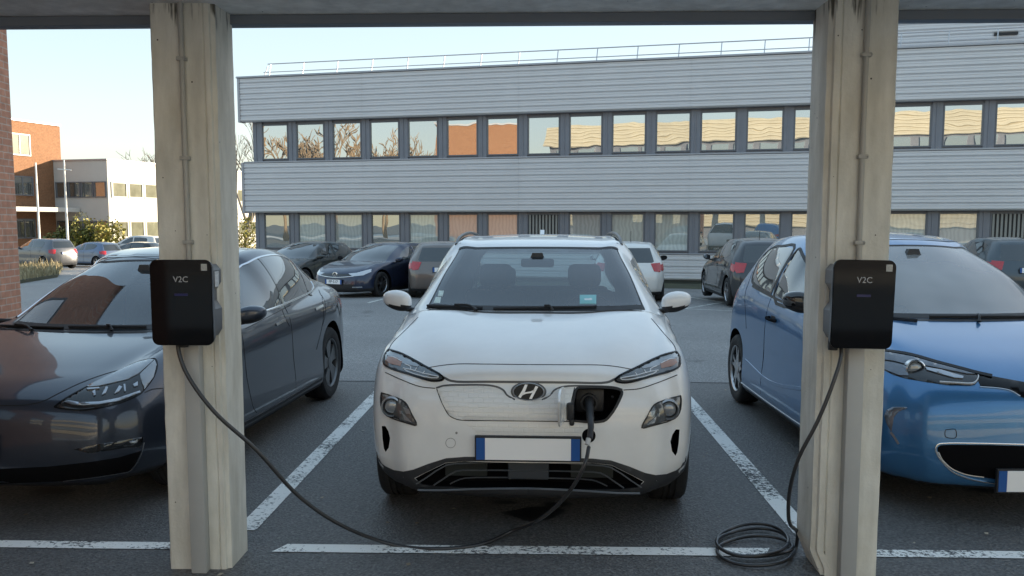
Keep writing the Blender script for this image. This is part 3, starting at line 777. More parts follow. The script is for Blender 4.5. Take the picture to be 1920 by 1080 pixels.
for (zb, zt2) in ((zpx(371), zpx(342)), (zpx(446), zpx(414))):
    for i in range(13):
        x0 = .35+i*2.0; bm = bmesh.new()
        for a in ((x0, x0+1.9, zt2-.1, zt2), (x0, x0+1.9, zb, zb+.1), (x0, x0+.16, zb+.1, zt2-.1), (x0+1.75, x0+1.9, zb+.1, zt2-.1)): box(bm, a[0], a[1], -.09, .01, a[2], a[3])
        f = frombm('window', bm, FRW, wb); bm = bmesh.new(); box(bm, x0+.16, x0+1.75, -.03, .005, zb+.1, zt2-.1); frombm('pane', bm, WP2, f)
    for i in range(4):
        y0 = .15+i*1.29; bm = bmesh.new()
        for a in ((y0, y0+1.20, zt2-.08, zt2), (y0, y0+1.20, zb, zb+.08), (y0, y0+.1, zb+.08, zt2-.08), (y0+1.10, y0+1.20, zb+.08, zt2-.08)): box(bm, -.09, .01, *a)
        f = frombm('window', bm, FRAMED, wb); bm = bmesh.new(); box(bm, -.03, .005, y0+.1, y0+1.10, zb+.08, zt2-.08); frombm('pane', bm, WP, f)
ob = empty('orange_brick_block', (Cc.x, Cc.y, gzf), PS); H2 = at(103, 236, 77).z-gzf
tag(ob, 'tall orange brick block with its sunlit upper wall behind the brick corner at far left', 'building')
bm = bmesh.new(); box(bm, -22, .9, 5.4, 18, 0, H2-.02); frombm('wall', bm, OR, ob)
bm = bmesh.new(); box(bm, -22.1, 1.0, 5.3, 18.1, H2-.02, H2+.14, bev=.02); frombm('roof_coping', bm, COPE, ob)
for i, (zb, zt2) in enumerate(((zpx(298), zpx(259)), (zpx(369), zpx(334)), (zpx(446), zpx(410)))):
    for x0 in (-2.4, -6.7, -11, -15.3):
        if i == 0: x0 -= .1
        bm = bmesh.new()
        for a in ((x0-2.1, x0+.1, zt2-.1, zt2), (x0-2.1, x0+.1, zb, zb+.1), (x0-2.1, x0-1.98, zb+.1, zt2-.1), (x0-.02, x0+.1, zb+.1, zt2-.1), (x0-1.05, x0-.95, zb+.1, zt2-.1)): box(bm, a[0], a[1], 5.3, 5.42, a[2], a[3])
        f = frombm('window', bm, FRAMED, ob); bm = bmesh.new(); box(bm, x0-1.98, x0-.02, 5.34, 5.41, zb+.1, zt2-.1); frombm('pane', bm, [WP2, WP, WP][i], f)
bm = bmesh.new(); box(bm, -12, -.1, 2.8, 5.4, zpx(398), zpx(390), bev=.03); frombm('entrance_canopy', bm, WHT, ob)

# ------------------------------------------------------------------ across the yard behind us (seen in the panes)
CR = mat('cream_cladding', (.58, .52, .39), .6, .1, var=.06, scale=1)
cb_ = empty('cream_clad_building', (2, -23, 0), R(176)); tag(cb_, 'cream clad three storey office building behind the viewer, mirrored in the window panes', 'building')
for z0, z1 in ((1.2, 2.6), (4.9, 6.9), (9.1, 11.1)): clad('cladding_band', -26, 28, z0, z1, -.2, cb_, m=CR, pitch=.32, d=.07)
bm = bmesh.new(); box(bm, -25.8, 27.8, .1, 12, -.5, 11.0); frombm('wall', bm, FRAME, cb_)
for z0, z1 in ((2.6, 4.9), (6.9, 9.1)):
    bm = bmesh.new()
    for k in range(24): box(bm, -25.4+k*2.2, -25.4+k*2.2+1.6, .04, .09, z0+.25, z1-.25)
    tag(frombm('window_strip', bm, PANES_UP[0], cb_))
o2 = empty('orange_gable_building', (-31.5, -17.5, 0), R(150)); tag(o2, 'orange brick building standing behind the viewer, mirrored in the upper windows', 'building')
bm = bmesh.new(); box(bm, -4.5, 4.5, 0, 12, -.5, 11.3); frombm('wall', bm, OR, o2)
bm = bmesh.new(); box(bm, -4.6, 4.6, -.1, 12.1, 11.3, 11.5); frombm('roof_coping', bm, COPE, o2)

# ------------------------------------------------------------------ trees, bushes, grass, poles
BARK = mat('bark', (.13, .11, .09), .9, var=.3, scale=6)
def baretree(name, loc, h, label, spread=.5, seed=1, twig=.012, group=None, levels=5, barkm=BARK):
    rnd = random.Random(seed); root = empty(name, loc); tag(root, label, 'tree', group)
    tb = bmesh.new(); cr = bmesh.new()
    def grow(p, d, L, r, lev):
        n = 3; pts = [p]; q = p.copy(); dd = d.copy()
        for i in range(n):
            dd = (dd+Vector((rnd.gauss(0, .12), rnd.gauss(0, .12), rnd.gauss(.06, .06)))).normalized(); q = q+dd*L/n; pts.append(q.copy())
        rs = [r*(1-.45*i/n) for i in range(n+1)]
        tubemesh(tb if lev == 0 else cr, pts, rs, 7 if lev < 2 else 4, n=1)
        if lev >= levels: return
        kids = 3 if lev < 3 else 2+(rnd.random() < .6)
        for i in range(kids+(lev == 0)*2):
            t = rnd.uniform(.45, 1) if lev else rnd.uniform(.5, 1)
            base = pts[0].lerp(pts[-1], t) if t < .99 else pts[-1]
            a = rnd.uniform(0, 6.28); side = Vector((math.cos(a), math.sin(a), rnd.uniform(-.1, .5)))
            grow(base, (dd*(1-spread*.6)+side*spread).normalized(), L*rnd.uniform(.55, .8), max(twig, r*.52), lev+1)
    grow(Vector((0, 0, 0)), Vector((0, 0, 1)), h*.38, h*.018, 0)
    frombm('trunk', tb, barkm, root); frombm('crown', cr, barkm, root); return root
TWG = mat('pale_twig', (.20, .18, .15), .9, var=.2, scale=4)
for i, (px, hh, Y) in enumerate(((236, 6.5, 102), (262, 7.2, 106), (288, 8.3, 104))):
    p = at(px, 417, Y); baretree('bare_tree', (p.x, p.y, gz(Y)+1.5), hh+2.2, ['bare winter tree over the white roof, leftmost of the three', 'bare winter tree over the white roof, middle of the three', 'bare winter tree over the white roof beside the left pillar'][i], .55, 11+i, .03, 'bare trees behind the white wing', levels=5, barkm=TWG)
p = at(458, 417, 62); baretree('bare_tree', (p.x, p.y, gz(62)), 11.5, 'tall bare tree showing between the left pillar and the metal building', .42, 31, .016, barkm=TWG)
for i, (x, y, h) in enumerate(((-40, -13, 12), (-43, -9, 13.5), (-46, -5, 13), (-50, -1, 13), (-38.5, -11, 11))):
    baretree('bare_tree', (x, y, -.2), h, 'brown bare tree behind the viewer, mirrored in the left upper windows', .5, 51+i, .05, 'trees mirrored in the windows', levels=5, barkm=mat('russet_bark', (.22, .16, .10), .9))
def leafmat(name, c1, c2):
    m, nt, b = newmat(name); N = nt.nodes; L = nt.links
    n = N.new('ShaderNodeObjectInfo'); g = N.new('ShaderNodeNewGeometry'); r = N.new('ShaderNodeValToRGB')
    L.new(g.outputs['Random Per Island'], r.inputs[0]); r.color_ramp.elements[0].color = tuple(c1)+(1,); r.color_ramp.elements[1].color = tuple(c2)+(1,)
    L.new(r.outputs[0], b.inputs['Base Color']); b.inputs['Roughness'].default_value = .6
    b.inputs['Subsurface Weight'].default_value = 0
    return m
def bush(name, loc, rx, ry, rz, n, m, label, cat='bush', size=.16, seed=3, group=None):
    rnd = random.Random(seed); root = empty(name, loc); tag(root, label, cat, group); bm = bmesh.new()
    cl = [(rnd.uniform(-.75, .75), rnd.uniform(-.75, .75), rnd.uniform(.1, .75), rnd.uniform(.3, .5)) for _ in range(12)]
    for _ in range(n):
        c = rnd.choice(cl); v = Vector((rnd.gauss(0, 1), rnd.gauss(0, 1), rnd.gauss(0, 1))).normalized()*c[3]*rnd.uniform(.6, 1.05)
        p = Vector(((c[0]+v.x)*rx, (c[1]+v.y)*ry, max(.02, (c[2]+v.z))*rz)); s_ = size*rnd.uniform(.5, 1.2)
        a = Vector((rnd.gauss(0, 1), rnd.gauss(0, 1), rnd.gauss(0, 1))).normalized(); b = a.cross(Vector((rnd.random(), rnd.random(), rnd.random()))).normalized()
        q = [bm.verts.new(p+a*s_), bm.verts.new(p+b*s_*.45), bm.verts.new(p-a*s_), bm.verts.new(p-b*s_*.45)]; bm.faces.new(q)
    frombm('foliage', bm, m, root)
    bm = bmesh.new()
    for k in range(6): tubemesh(bm, [(0, 0, -.1), (rnd.uniform(-.3, .3)*rx, rnd.uniform(-.3, .3)*ry, rz*.35), (rnd.uniform(-.7, .7)*rx, rnd.uniform(-.7, .7)*ry, rz*.75)], [.04, .03, .015], 5, n=2)
    frombm('stem', bm, BARK, root); return root
GRN = leafmat('green_leaves', (.05, .075, .018), (.13, .15, .03)); YGR = leafmat('yellow_green_leaves', (.16, .16, .03), (.30, .26, .05))
p = at(185, 440, 68); bush('round_bush', (p.x, p.y, gz(68)), 1.9, 1.9, 3.0, 2600, YGR, 'yellow green rounded bush at the corner of the white wing', size=.17, seed=5)
p = at(138, 440, 67); bush('round_bush', (p.x, p.y, gz(67)), 2.0, 1.6, 2.5, 2200, GRN, 'darker green bush in front of the shaded end of the white wing', size=.17, seed=6)
p = at(462, 470, 50); bush('round_bush', (p.x-.2, p.y, gz(50)), 1.3, 1.2, 3.2, 1800, YGR, 'small yellowish bush between the left pillar and the metal building', size=.12, seed=9)
POLE = mat('white_pole', (.72, .70, .66), .4, .1)
for i, (px, pb, pt, Y) in enumerate(((74, 450, 305, 58), (127, 450, 300, 56))):
    a = at(px, pb, Y); zt_ = at(px, pt, Y).z; r0 = empty('flag_pole', (a.x, a.y, gz(Y)))
    tag(r0, ['slim white pole standing alone before the orange brick block', 'slim white pole with a small cross arm before the white wing'][i], 'pole', None)
    bm = bmesh.new(); tubemesh(bm, [(0, 0, 0), (0, 0, (zt_-gz(Y))*.5), (.0, 0, zt_-gz(Y))], [.085, .07, .05], 10, n=1); box(bm, -.16, .16, -.16, .16, 0, .05)
    frombm('shaft', bm, POLE, r0, 60)
    if i: bm = bmesh.new(); z = at(px, 318, Y).z-gz(Y); tubemesh(bm, [(-.42, 0, z+.03), (0, 0, z), (.42, 0, z-.03)], .035, 8, n=2); frombm('cross_arm', bm, POLE, r0)
# dry grass island between the rows at far left
DRY = leafmat('dry_grass_blades', (.20, .16, .08), (.42, .35, .20)); rnd = random.Random(4)
a0 = onground(62, 530); bm = bmesh.new(); Y0 = a0.y
isl = [onground(36, 508), onground(118, 503), onground(108, 520), onground(36, 532)]
bmv = [bm.verts.new((p.x, p.y, gz(p.y)+.12)) for p in isl]; bmv2 = [bm.verts.new((p.x, p.y, gz(p.y)-.05)) for p in isl]
bm.faces.new(bmv)
for i in range(4): bm.faces.new((bmv[i], bmv2[i], bmv2[(i+1) % 4], bmv[(i+1) % 4]))
bmesh.ops.recalc_face_normals(bm, faces=bm.faces); tag(frombm('planted_island', bm, VERGE), kind='structure')
bm = bmesh.new()
for _ in range(2600):
    u, v = rnd.random(), rnd.random(); p = isl[3].lerp(isl[2], u).lerp(isl[0].lerp(isl[1], u), v); p.z = gz(p.y)+.1
    h = rnd.uniform(.12, .42)*(1.5 if rnd.random() < .08 else 1); a = rnd.uniform(0, 6.28); l = rnd.uniform(.05, .3)*h; wd = rnd.uniform(.008, .02)
    d = Vector((math.cos(a), math.sin(a), 0)); sd_ = Vector((-d.y, d.x, 0))*wd
    m1 = p+d*l*.4+Vector((0, 0, h*.6)); q = p+d*l*1.5+Vector((0, 0, h))
    A = [bm.verts.new(c) for c in (p-sd_, p+sd_, m1+sd_*.8, m1-sd_*.8)]; bm.faces.new(A); t_ = bm.verts.new(q); bm.faces.new((A[3], A[2], t_))
tag(frombm('dry_grass', bm, DRY), 'tufts of dry straw coloured grass on the kerbed island at left', 'grass', kind='stuff')
# ------------------------------------------------------------------ the white crossover on charge
def pts3(s, pts, axis='cam'): return [s.cast(u, v, axis)[0] for u, v in pts]
def Z(ox, oy, k, pts): return [(ox+x/k, oy+y/k) for x, y in pts]
KF = lambda pts: Z(690, 640, 3.0855, pts)      # enlarged crops of the bumper / of the upper half
KU = lambda pts: Z(690, 420, 3.0855, pts)
def B(y, z=.22, x=.87): return (x, y, z)
KONA = [
 (.13,.195, .60,.22,.20, .76,.38,.21, .83,.55,.22, .86,.66,.22, .86,.74,.22),
 (.03,.25, .62,.12,.255, .79,.31,.27, .86,.50,.26, .88,.67,.24, .87,.76,.22),
 (.00,.38, .64,.08,.38, .815,.25,.38, .88,.46,.38, .893,.68,.32, .87,.79,.22),
 (.00,.55, .65,.08,.55, .83,.25,.54, .89,.48,.53, .900,.70,.38, .87,.82,.22),
 (.02,.70, .65,.10,.70, .83,.27,.69, .89,.50,.66, .903,.74,.42, .87,.86,.22),
 (.06,.80, .63,.15,.80, .815,.31,.82, .885,.54,.78, .905,.80,.48, .87,.90,.22),
 (.08,.865,.61,.19,.84, .80,.36,.885, .875,.62,.85, .905,.86,.54, .87,.95,.22),
 (.135,.905,.58,.26,.890,.775,.44,.925, .865,.72,.90, .905,.94,.58, .87,1.0,.22),
 (.30,.965, .60,.44,.955,.765,.60,.965, .86,.85,.92, .905,1.02,.60,.87,1.08,.22),
 (.65,1.035,.66,.76,1.025,.79,.86,1.005, .87,1.0,.93, .905,1.14,.60,.87,1.18,.22),
 (1.05,1.085,.70,1.12,1.085,.83,1.22,1.03, .88,1.27,.93,.905,1.3,.60,.87,1.3,.22),
 (1.12,1.09, .695,1.22,1.09, .85,1.33,1.03, .885,1.36,.93,.905,1.4,.60,.87,1.4,.22),
 (1.52,1.29, .632,1.63,1.28, .855,1.66,1.03, .89,1.66,.93,.905,1.66,.60,.87,1.66,.22),
 (1.93,1.467,.567,2.03,1.457,.858,2.0,1.03, .89,2.0,.93, .905,2.0,.60,.87,2.0,.22),
 (2.06,1.500,.60,2.14,1.487, .86,2.12,1.03, .89,2.12,.93, .905,2.12,.60,.87,2.12,.22),
 (2.70,1.545,.60,2.70,1.520, .86,2.62,1.04, .89,2.6,.93, .905,2.6,.60,.87,2.6,.22),
 (3.35,1.525,.57,3.30,1.495, .855,3.15,1.06, .89,3.1,.93, .905,3.1,.60,.87,3.1,.22),
 (3.82,1.46, .53,3.76,1.44, .82,3.60,1.08, .88,3.5,.93, .90,3.4,.60,.87,3.35,.22),
 (3.98,1.22, .60,3.90,1.22, .80,3.78,1.06, .875,3.7,.90, .895,3.55,.58,.87,3.45,.22),
 (4.11,.98, .68,4.02,.97, .80,3.92,.95, .87,3.83,.82, .89,3.68,.54,.87,3.55,.22),
 (4.18,.65, .70,4.08,.65, .82,3.98,.65, .875,3.86,.62, .885,3.74,.46,.87,3.65,.22),
 (4.15,.35, .70,4.06,.35, .80,3.95,.35, .86,3.85,.34, .875,3.76,.30,.87,3.70,.22),
 (4.02,.22, .66,3.98,.22, .78,3.9,.22, .83,3.84,.22, .85,3.78,.22,.85,3.74,.22)]
WHITE = paint('white_car_paint', (.82, .82, .81), .0, .45)
PORT = KF([(1215,268),(1330,266),(1450,278),(1469,294),(1450,350),(1400,430),(1362,462),(1215,462),(1185,455),(1180,400),(1190,330),(1200,285)])
GRL = KF([(272,792),(330,762),(450,704),(560,694),(932,694),(932,852),(600,848),(400,840),(310,828)])
INT = KF([(80,490),(100,490),(118,520),(128,560),(120,615),(102,640),(92,620),(84,560)])
def kcuts(cb, s):
    P = pts3(s, PORT); prism(cb, [(p.x, p.z) for p in P], 'y', -.4, .20, 1)
    P = pts3(s, GRL); Q = [(min(-.0, p.x), p.z) for p in P]
    Q = Q[:4]+[(-q[0], q[1]) for q in Q[:4][::-1]]+[(-q[0], q[1]) for q in Q[5:][::-1]]+Q[5:][::1]
    prism(cb, Q, 'y', -.4, .16, 1)
    P = pts3(s, INT)
    for sg in (1, -1): prism(cb, [(sg*p.x, p.z) for p in P], 'y', -.4, .44, 1)
k = Car('white_electric_crossover', (-.062, 4.58, 0), R(-1.2), KONA, WHITE, dict(arch=[(.845, .345, .395, .56), (3.445, .345, .395, .56)]), 8, cuts=[kcuts], ridge=(8, 9, 10), glassrear=(17, 19))
tag(k.root, 'white electric crossover on charge, plugged in at its nose, facing us between two pillars', 'car')
def repaint(s, fn, m):
    me = s.body.data; me.materials.append(m); i = len(me.materials)-1
    for p in me.polygons:
        if p.material_index == 0 and fn(p.center): p.material_index = i
repaint(k, lambda c: c.z < .30 or (abs(c.x) > .7 and min((c.y-.845)**2, (c.y-3.445)**2)+(c.z-.345)**2 < .47**2), TRIMPL)
# grey lower bumper with its own upper edge
low = KF([(50,640),(62,690),(100,722),(150,745),(205,753),(262,742),(350,708),(452,676),(560,668),(932,668),(932,693),(560,693),(450,702),(330,760),(268,791),(310,830),(400,842),(600,850),(932,854),(932,885),(700,884),(450,875),(300,860),(180,835),(90,800),(66,760)])
k.panel('bumper_cladding', low, 'cam', TRIMPL, .005, mirror=True, clip0=1, step=10)
# inside the lower opening: blades, radar cover
bm = bmesh.new()
def kb(pts, y, r, bm):
    L = [(p.x, y, p.z) for p in pts3(k, KF(pts))]
    L2 = [(-a, b, c) for a, b, c in L][::-1]
    L[-1] = (0, L[-1][1], L[-1][2]); tubemesh(bm, L+L2[1:], r, 6, n=2)
kb([(385,822),(440,790),(510,752),(600,750),(932,757)], .03, .0045, bm); kb([(475,822),(515,806),(560,795),(700,795),(932,799)], .036, .004, bm)
frombm('grille_blade', bm, mat('dull_blade', (.11, .115, .12), .4, .4), k.root, 60)
bm = bmesh.new(); kb([(290,806),(345,775),(455,712),(560,705),(932,702)], .012, .004, bm); frombm('grille_surround', bm, MC['dull_blade'], k.root)
bm = bmesh.new(); kb([(300,836),(420,846),(600,850),(932,852)], .018, .0055, bm); frombm('skid_trim', bm, SATIN, k.root)
a, b_ = pts3(k, KF([(825,712)])+KF([(1025,808)])); bm = bmesh.new(); box(bm, -.105, .105, .03, .1, b_.z, a.z, bev=.006); frombm('radar_cover', bm, mat('radar_plastic', (.035, .04, .047), .35, var=.1), k.root)
for x in (-.33, .33):
    bm = bmesh.new(); box(bm, x-.11, x+.11, .12, .15, b_.z-.01, a.z-.01); frombm('grille_mesh', bm, mat('dark_teal_mesh', (.012, .018, .018), .5), k.root)
# nose: closed grille panel with embossed hexagons, its outline, bonnet shut line
def hexmat():
    m, nt, b = newmat('embossed_white_panel'); N = nt.nodes; L = nt.links
    b.inputs['Base Color'].default_value = (.82, .82, .80, 1); b.inputs['Roughness'].default_value = .4; b.inputs['Coat Weight'].default_value = 1; b.inputs['Coat Roughness'].default_value = .04
    tc = N.new('ShaderNodeTexCoord'); sep = N.new('ShaderNodeSeparateXYZ'); L.new(tc.outputs['Object'], sep.inputs[0]); c = N.new('ShaderNodeCombineXYZ'); L.new(sep.outputs[0], c.inputs[0]); L.new(sep.outputs[2], c.inputs[1])
    t = N.new('ShaderNodeTexBrick'); L.new(c.outputs[0], t.inputs['Vector']); t.inputs['Scale'].default_value = 1; t.inputs['Brick Width'].default_value = .052; t.inputs['Row Height'].default_value = .024; t.inputs['Mortar Size'].default_value = .0035; t.inputs['Mortar Smooth'].default_value = .3
    bp = N.new('ShaderNodeBump'); bp.inputs['Strength'].default_value = .6; bp.inputs['Distance'].default_value = .005; L.new(t.outputs['Fac'], bp.inputs['Height']); bp.invert = True
    L.new(bp.outputs[0], b.inputs['Normal']); L.new(bp.outputs[0], b.inputs['Coat Normal']); return m
GP = KF([(398,277),(430,262),(560,258),(725,264),(775,285),(800,312),(840,330),(932,345),(932,460),(700,458),(540,455),(505,448),(470,428),(430,360)])
k.panel('charging_nose_panel', GP, 'cam', hexmat(), .0035, clip0=1, step=10)
k.panel('charging_nose_panel', KF([(932,345),(1010,330),(1060,284),(1100,268),(1192,266),(1180,330),(1168,380),(1172,460),(932,460)]), 'cam', bpy.data.materials['embossed_white_panel'], .0035, step=10)
EM = KF([(560,476),(932,480),(932,535),(640,535),(600,505)])
k.panel('charging_nose_panel', EM, 'cam', MC.get('embossed') or bpy.data.materials['embossed_white_panel'], .0015, mirror=True, clip0=1, step=10)
k.gaps([('cam', KU([(345,832),(430,818),(520,810),(700,811),(955,814)])), ('cam', KU([(120,725),(140,690),(210,620),(290,540)])), ('cam', KF([(665,262),(685,360),(705,456)])),
        ('cam', KF([(398,277),(430,360),(470,428),(505,448),(540,456),(700,459),(932,461)])), ('cam', KF([(100,180),(200,225),(300,262),(390,272)]))], w=.0045)
for o in (k.ribbon('nose_trim_or_shade', KF([(395,270),(440,257),(560,252),(725,258),(780,280),(805,312),(850,338)]), 'cam', mat('grey_nose_shade', (.10, .10, .10), .4, .3), w=.011, h=.004, half=True, mirror=True),
          k.ribbon('nose_trim_or_shade', KF([(437,208),(482,229),(700,234),(955,236)]), 'cam', mat('grey_nose_shade', (.1, .1, .1)), w=.012, h=.001, mirror=True)): pass  # grey lines painted for the shade below the bonnet lip and above the grille
# round towing covers
for c_, m_, nm in (((478,588), None, 'tow_cover'), ):
    q = [(c_[0]+28*math.cos(t*math.pi/10), c_[1]+28*math.sin(t*math.pi/10)) for t in range(21)]
    k.ribbon(nm, KF(q), 'cam', mat('faint_gap', (.33, .33, .33), .6), w=.003, h=.0012, n=2)
k.panel('parking_sensor', KF([(512+7*math.cos(t_*math.pi/6), 530+7*math.sin(t_*math.pi/6)) for t_ in range(12)]), 'cam', mat('sensor_grey', (.25, .25, .25), .5), .002, step=9)
hx, hz = 1104, 817
k.panel('tow_hole', [(hx+12.8*math.cos(t*math.pi/12), hz+13.2*math.sin(t*math.pi/12)) for t in range(24)], 'cam', DARK, .002, step=8)
# upper lamps
HL = KU([(120,728),(200,755),(330,825),(437,888),(436,900),(400,910),(350,906),(230,868),(130,836),(95,812),(98,760)])
h1, h2 = k.panel('headlight', HL, 'cam', LAMPMID, .006, mirror=True, step=8)
AMB = mat('amber_reflector', (.30, .13, .07), .2, .3, coat=1); WLED = mat('frosted_light_guide', (.62, .64, .66), .15, coat=1)
for (pts, m_, nm) in ((KU([(118,770),(170,778),(200,800),(190,828),(130,812),(108,795)]), AMB, 'indicator'),
                      (KU([(112,745),(200,775),(300,822),(290,832),(205,812),(175,782),(112,765)]), LENS, 'reflector')):
    a_ = k.panel(nm, pts, 'cam', m_, .0085, step=8, parent=h1)[0]; b2 = k.mirror(a_); b2.parent = h2
def lightguide(lines, axis, w=.005):
    for ln in lines:
        a_ = k.ribbon('light_guide', ln, axis, WLED, w=w, h=.009, half=False, n=2, parent=h1)[0]; b2 = k.mirror(a_); b2.parent = h2
lightguide([KU([(205,838),(260,850),(320,868),(410,885)]), KU([(215,815),(250,832),(248,850)]), KU([(285,838),(268,858)]), KU([(330,856),(318,872)]), KU([(215,846),(235,860),(330,888),(400,893),(412,886)]), KU([(120,772),(150,776),(195,800)])], 'cam')
k.ribbon('headlight_edge', HL+[HL[0]], 'cam', TRIMBLK, w=.009, h=.008, mirror=True, n=3)
# lower lamps with projector lenses
FL = KF([(80,298),(150,320),(215,352),(250,415),(282,485),(240,476),(110,428),(84,392),(76,330)])
f1, f2 = k.panel('lower_headlight', FL, 'cam', LAMPMID, .004, mirror=True, step=8)
for fo, sg in ((f1, -1), (f2, 1)):
    p, n = k.cast(*KF([(140,372)])[0], 'cam'); p = Vector((abs(p.x)*sg, p.y-.016, p.z))
    bm = bmesh.new(); lathe(bm, [(.052, .03), (.054, -.012), (.046, -.016), (.040, -.004), (.038, .02)], 32, 'y'); 
    for v in bm.verts: v.co = v.co+p
    frombm('lamp_bezel', bm, SATIN, fo, 40)
    bm = bmesh.new(); bmesh.ops.create_uvsphere(bm, u_segments=24, v_segments=14, radius=.037)
    for v in bm.verts: v.co = Vector((v.co.x, v.co.y*.5, v.co.z))+p+Vector((0, -.002, 0))
    frombm('projector_lens', bm, LENS, fo, 180)
for pts in ([(205,380),(240,392),(250,418),(225,420)], [(200,410),(228,440),(255,468),(215,455)], [(186,400),(200,402),(205,418),(190,420)]):
    a_ = k.panel('lamp_facet', KF(pts), 'cam', LENS, .007, step=8, parent=f1)[0]; b2 = k.mirror(a_); b2.parent = f2
k.ribbon('lower_headlight_edge', FL+[FL[0]], 'cam', BLACKPL, w=.006, h=.006, mirror=True, n=3)
for z0 in (545, 600):
    P = pts3(k, KF([(80, z0), (126, z0)])); bm = bmesh.new()
    for sg in (1, -1): box(bm, min(sg*P[0].x, sg*P[1].x), max(sg*P[0].x, sg*P[1].x), .38, .44, P[0].z-.006, P[0].z+.006)
    frombm('intake_blade', bm, BLACKPL, k.root)
# oval badge with the slanted letter
p, n = k.cast(*KF([(927, 292)])[0], 'cam'); bm = bmesh.new()
def ell(bm, a, b, y0, y1, a2, b2, mi, N=40, x0=0):
    r0 = [bm.verts.new((a*math.cos(t*2*math.pi/N), y0, b*math.sin(t*2*math.pi/N))) for t in range(N)]
    r1 = [bm.verts.new((a2*math.cos(t*2*math.pi/N), y1, b2*math.sin(t*2*math.pi/N))) for t in range(N)]
    for i in range(N): bm.faces.new((r0[i], r0[(i+1) % N], r1[(i+1) % N], r1[i])).material_index = mi
    return r0, r1
ell(bm, .082, .047, .02, -.010, .081, .046, 0); ell(bm, .081, .046, -.010, -.014, .078, .0435, 0); ell(bm, .078, .0435, -.014, -.009, .0745, .040, 0)
_, r1 = ell(bm, .0745, .040, -.009, -.0075, .073, .039, 1); bm.faces.new(r1).material_index = 1
for pl in ([(-.052,-.026),(-.040,-.033),(-.018,.000),(-.004,.036),(-.018,.037),(-.032,.006)], [(.018,-.037),(.004,-.036),(.020,-.004),(.036,.030),(.050,.026),(.034,-.004)], [(-.036,-.013),(-.022,-.004),(.012,.002),(.036,.014),(.028,.002),(.016,-.006),(-.012,-.010),(-.030,-.018)]):
    prism(bm, pl, 'y', -.013, -.008, 0)
bmesh.ops.recalc_face_normals(bm, faces=bm.faces)
Mb = Matrix.Translation((0, p.y-.002, p.z)) @ Matrix.Rotation(R(-14), 4, 'X')
for v in bm.verts: v.co = Mb @ v.co
frombm('badge', bm, [mat('badge_silver', (.62, .63, .65), .34, .75), mat('badge_black', (.006, .006, .008), .3, spec=.3)], k.root, 35)
bm = bmesh.new(); ell(bm, .096, .056, .02, -.001, .09, .052, 0); _, r1 = ell(bm, .09, .052, -.001, -.002, .08, .045, 0)
bmesh.ops.recalc_face_normals(bm, faces=bm.faces)
for v in bm.verts: v.co = Mb @ v.co
frombm('badge_recess', bm, mat('grey_nose_shade', (.1, .1, .1)), k.root, 40)
k.plate(.0, .497, -.014, w=.525, h=.112)
# charge port: socket block, open flap, hinge arm
P = pts3(k, PORT); cx = sum(q.x for q in P)/len(P); cz = sum(q.z for q in P)/len(P)
bm = bmesh.new(); box(bm, cx-.095, cx+.06, .13, .19, cz-.065, cz+.06, bev=.015); lathe(bm, [(.045, .19), (.045, .10), (.034, .10), (.034, .17)], 28, 'y', (cx-.02, 0, cz-.01))
bmesh.ops.create_uvsphere(bm, u_segments=10, v_segments=6, radius=.008, matrix=Matrix.Translation((cx+.10, .12, cz+.02)))
frombm('charge_socket', bm, BLACKPL, k.root, 40)
k.ribbon('port_seal', PORT+[PORT[0]], 'cam', BLACKPL, w=.012, h=.006, n=3)
hp = k.cast(1064, 762, 'cam')[0]
bm = bmesh.new(); A_ = []
fl = [(.00, -.085), (.00, .075), (.02, .095), (.10, .098), (.21, .085), (.245, .06), (.235, .02), (.18, -.05), (.14, -.085), (.06, -.095)]
n0 = len(bm.verts); prism(bm, fl, 'z', 0, .012)
bmesh.ops.bevel(bm, geom=list(bm.edges), offset=.003, segments=2, affect='EDGES')
Mf_ = Matrix.Translation((hp.x-.012, hp.y+.0, hp.z+.01)) @ Matrix.Rotation(R(-104), 4, 'Z') @ Matrix.Rotation(R(90), 4, 'X')
for v in bm.verts:
    u = v.co.x; v.co.z += -.035*(u/.24)**2
    v.co = Mf_ @ v.co
frombm('charge_flap', bm, WHITE, k.root, 40)
bm = bmesh.new(); box(bm, hp.x-.005, hp.x+.035, hp.y-.03, hp.y+.03, hp.z-.07, hp.z+.02, bev=.012); box(bm, hp.x+.01, hp.x+.035, hp.y-.035, hp.y-.01, hp.z-.095, hp.z-.06, bev=.01)
frombm('flap_hinge', bm, BLACKPL, k.root, 40)
# windscreen things
k.frit(.045)
k.interior(1, 1.09, driver=1, seats_y=2.0, dash_y=1.42, head=1.33, mirrorpos=(1.80, 1.36))
STK = mat('pale_sticker', (.55, .66, .62), .5, var=.2, scale=60); TUR = mat('turquoise_sticker', (.22, .50, .52), .5)
k.panel('sticker', [(1087, 553), (1118, 553), (1118, 570), (1087, 570)], 'cam', TUR, .0035, step=12)
k.panel('sticker', [(1092, 561), (1099, 557), (1108, 557), (1115, 563), (1115, 567), (1092, 567)], 'cam', mat('white_print', (.7, .75, .75), .6), .005, step=12)
k.panel('sticker', [(823, 545), (832, 545), (830, 555), (821, 555)], 'cam', STK, .0035, step=12); k.panel('sticker', [(817, 557), (827, 557), (825, 568), (813, 568)], 'cam', STK, .0035, step=12)
k.wipers(BLACKPL, [((802, 577), (905, 581), (893, 585)), ((925, 582), (1118, 579), (1035, 585))])
bm = bmesh.new()   # cowl
L = k.path([(-.66, 1.155), (-.3, 1.07), (0, 1.06), (.3, 1.07), (.66, 1.155)], 'top'); k.ribbon('', None, None, None, w=.05, h=.004, raw=L, bm=bm); frombm('cowl', bm, BLACKPL, k.root)
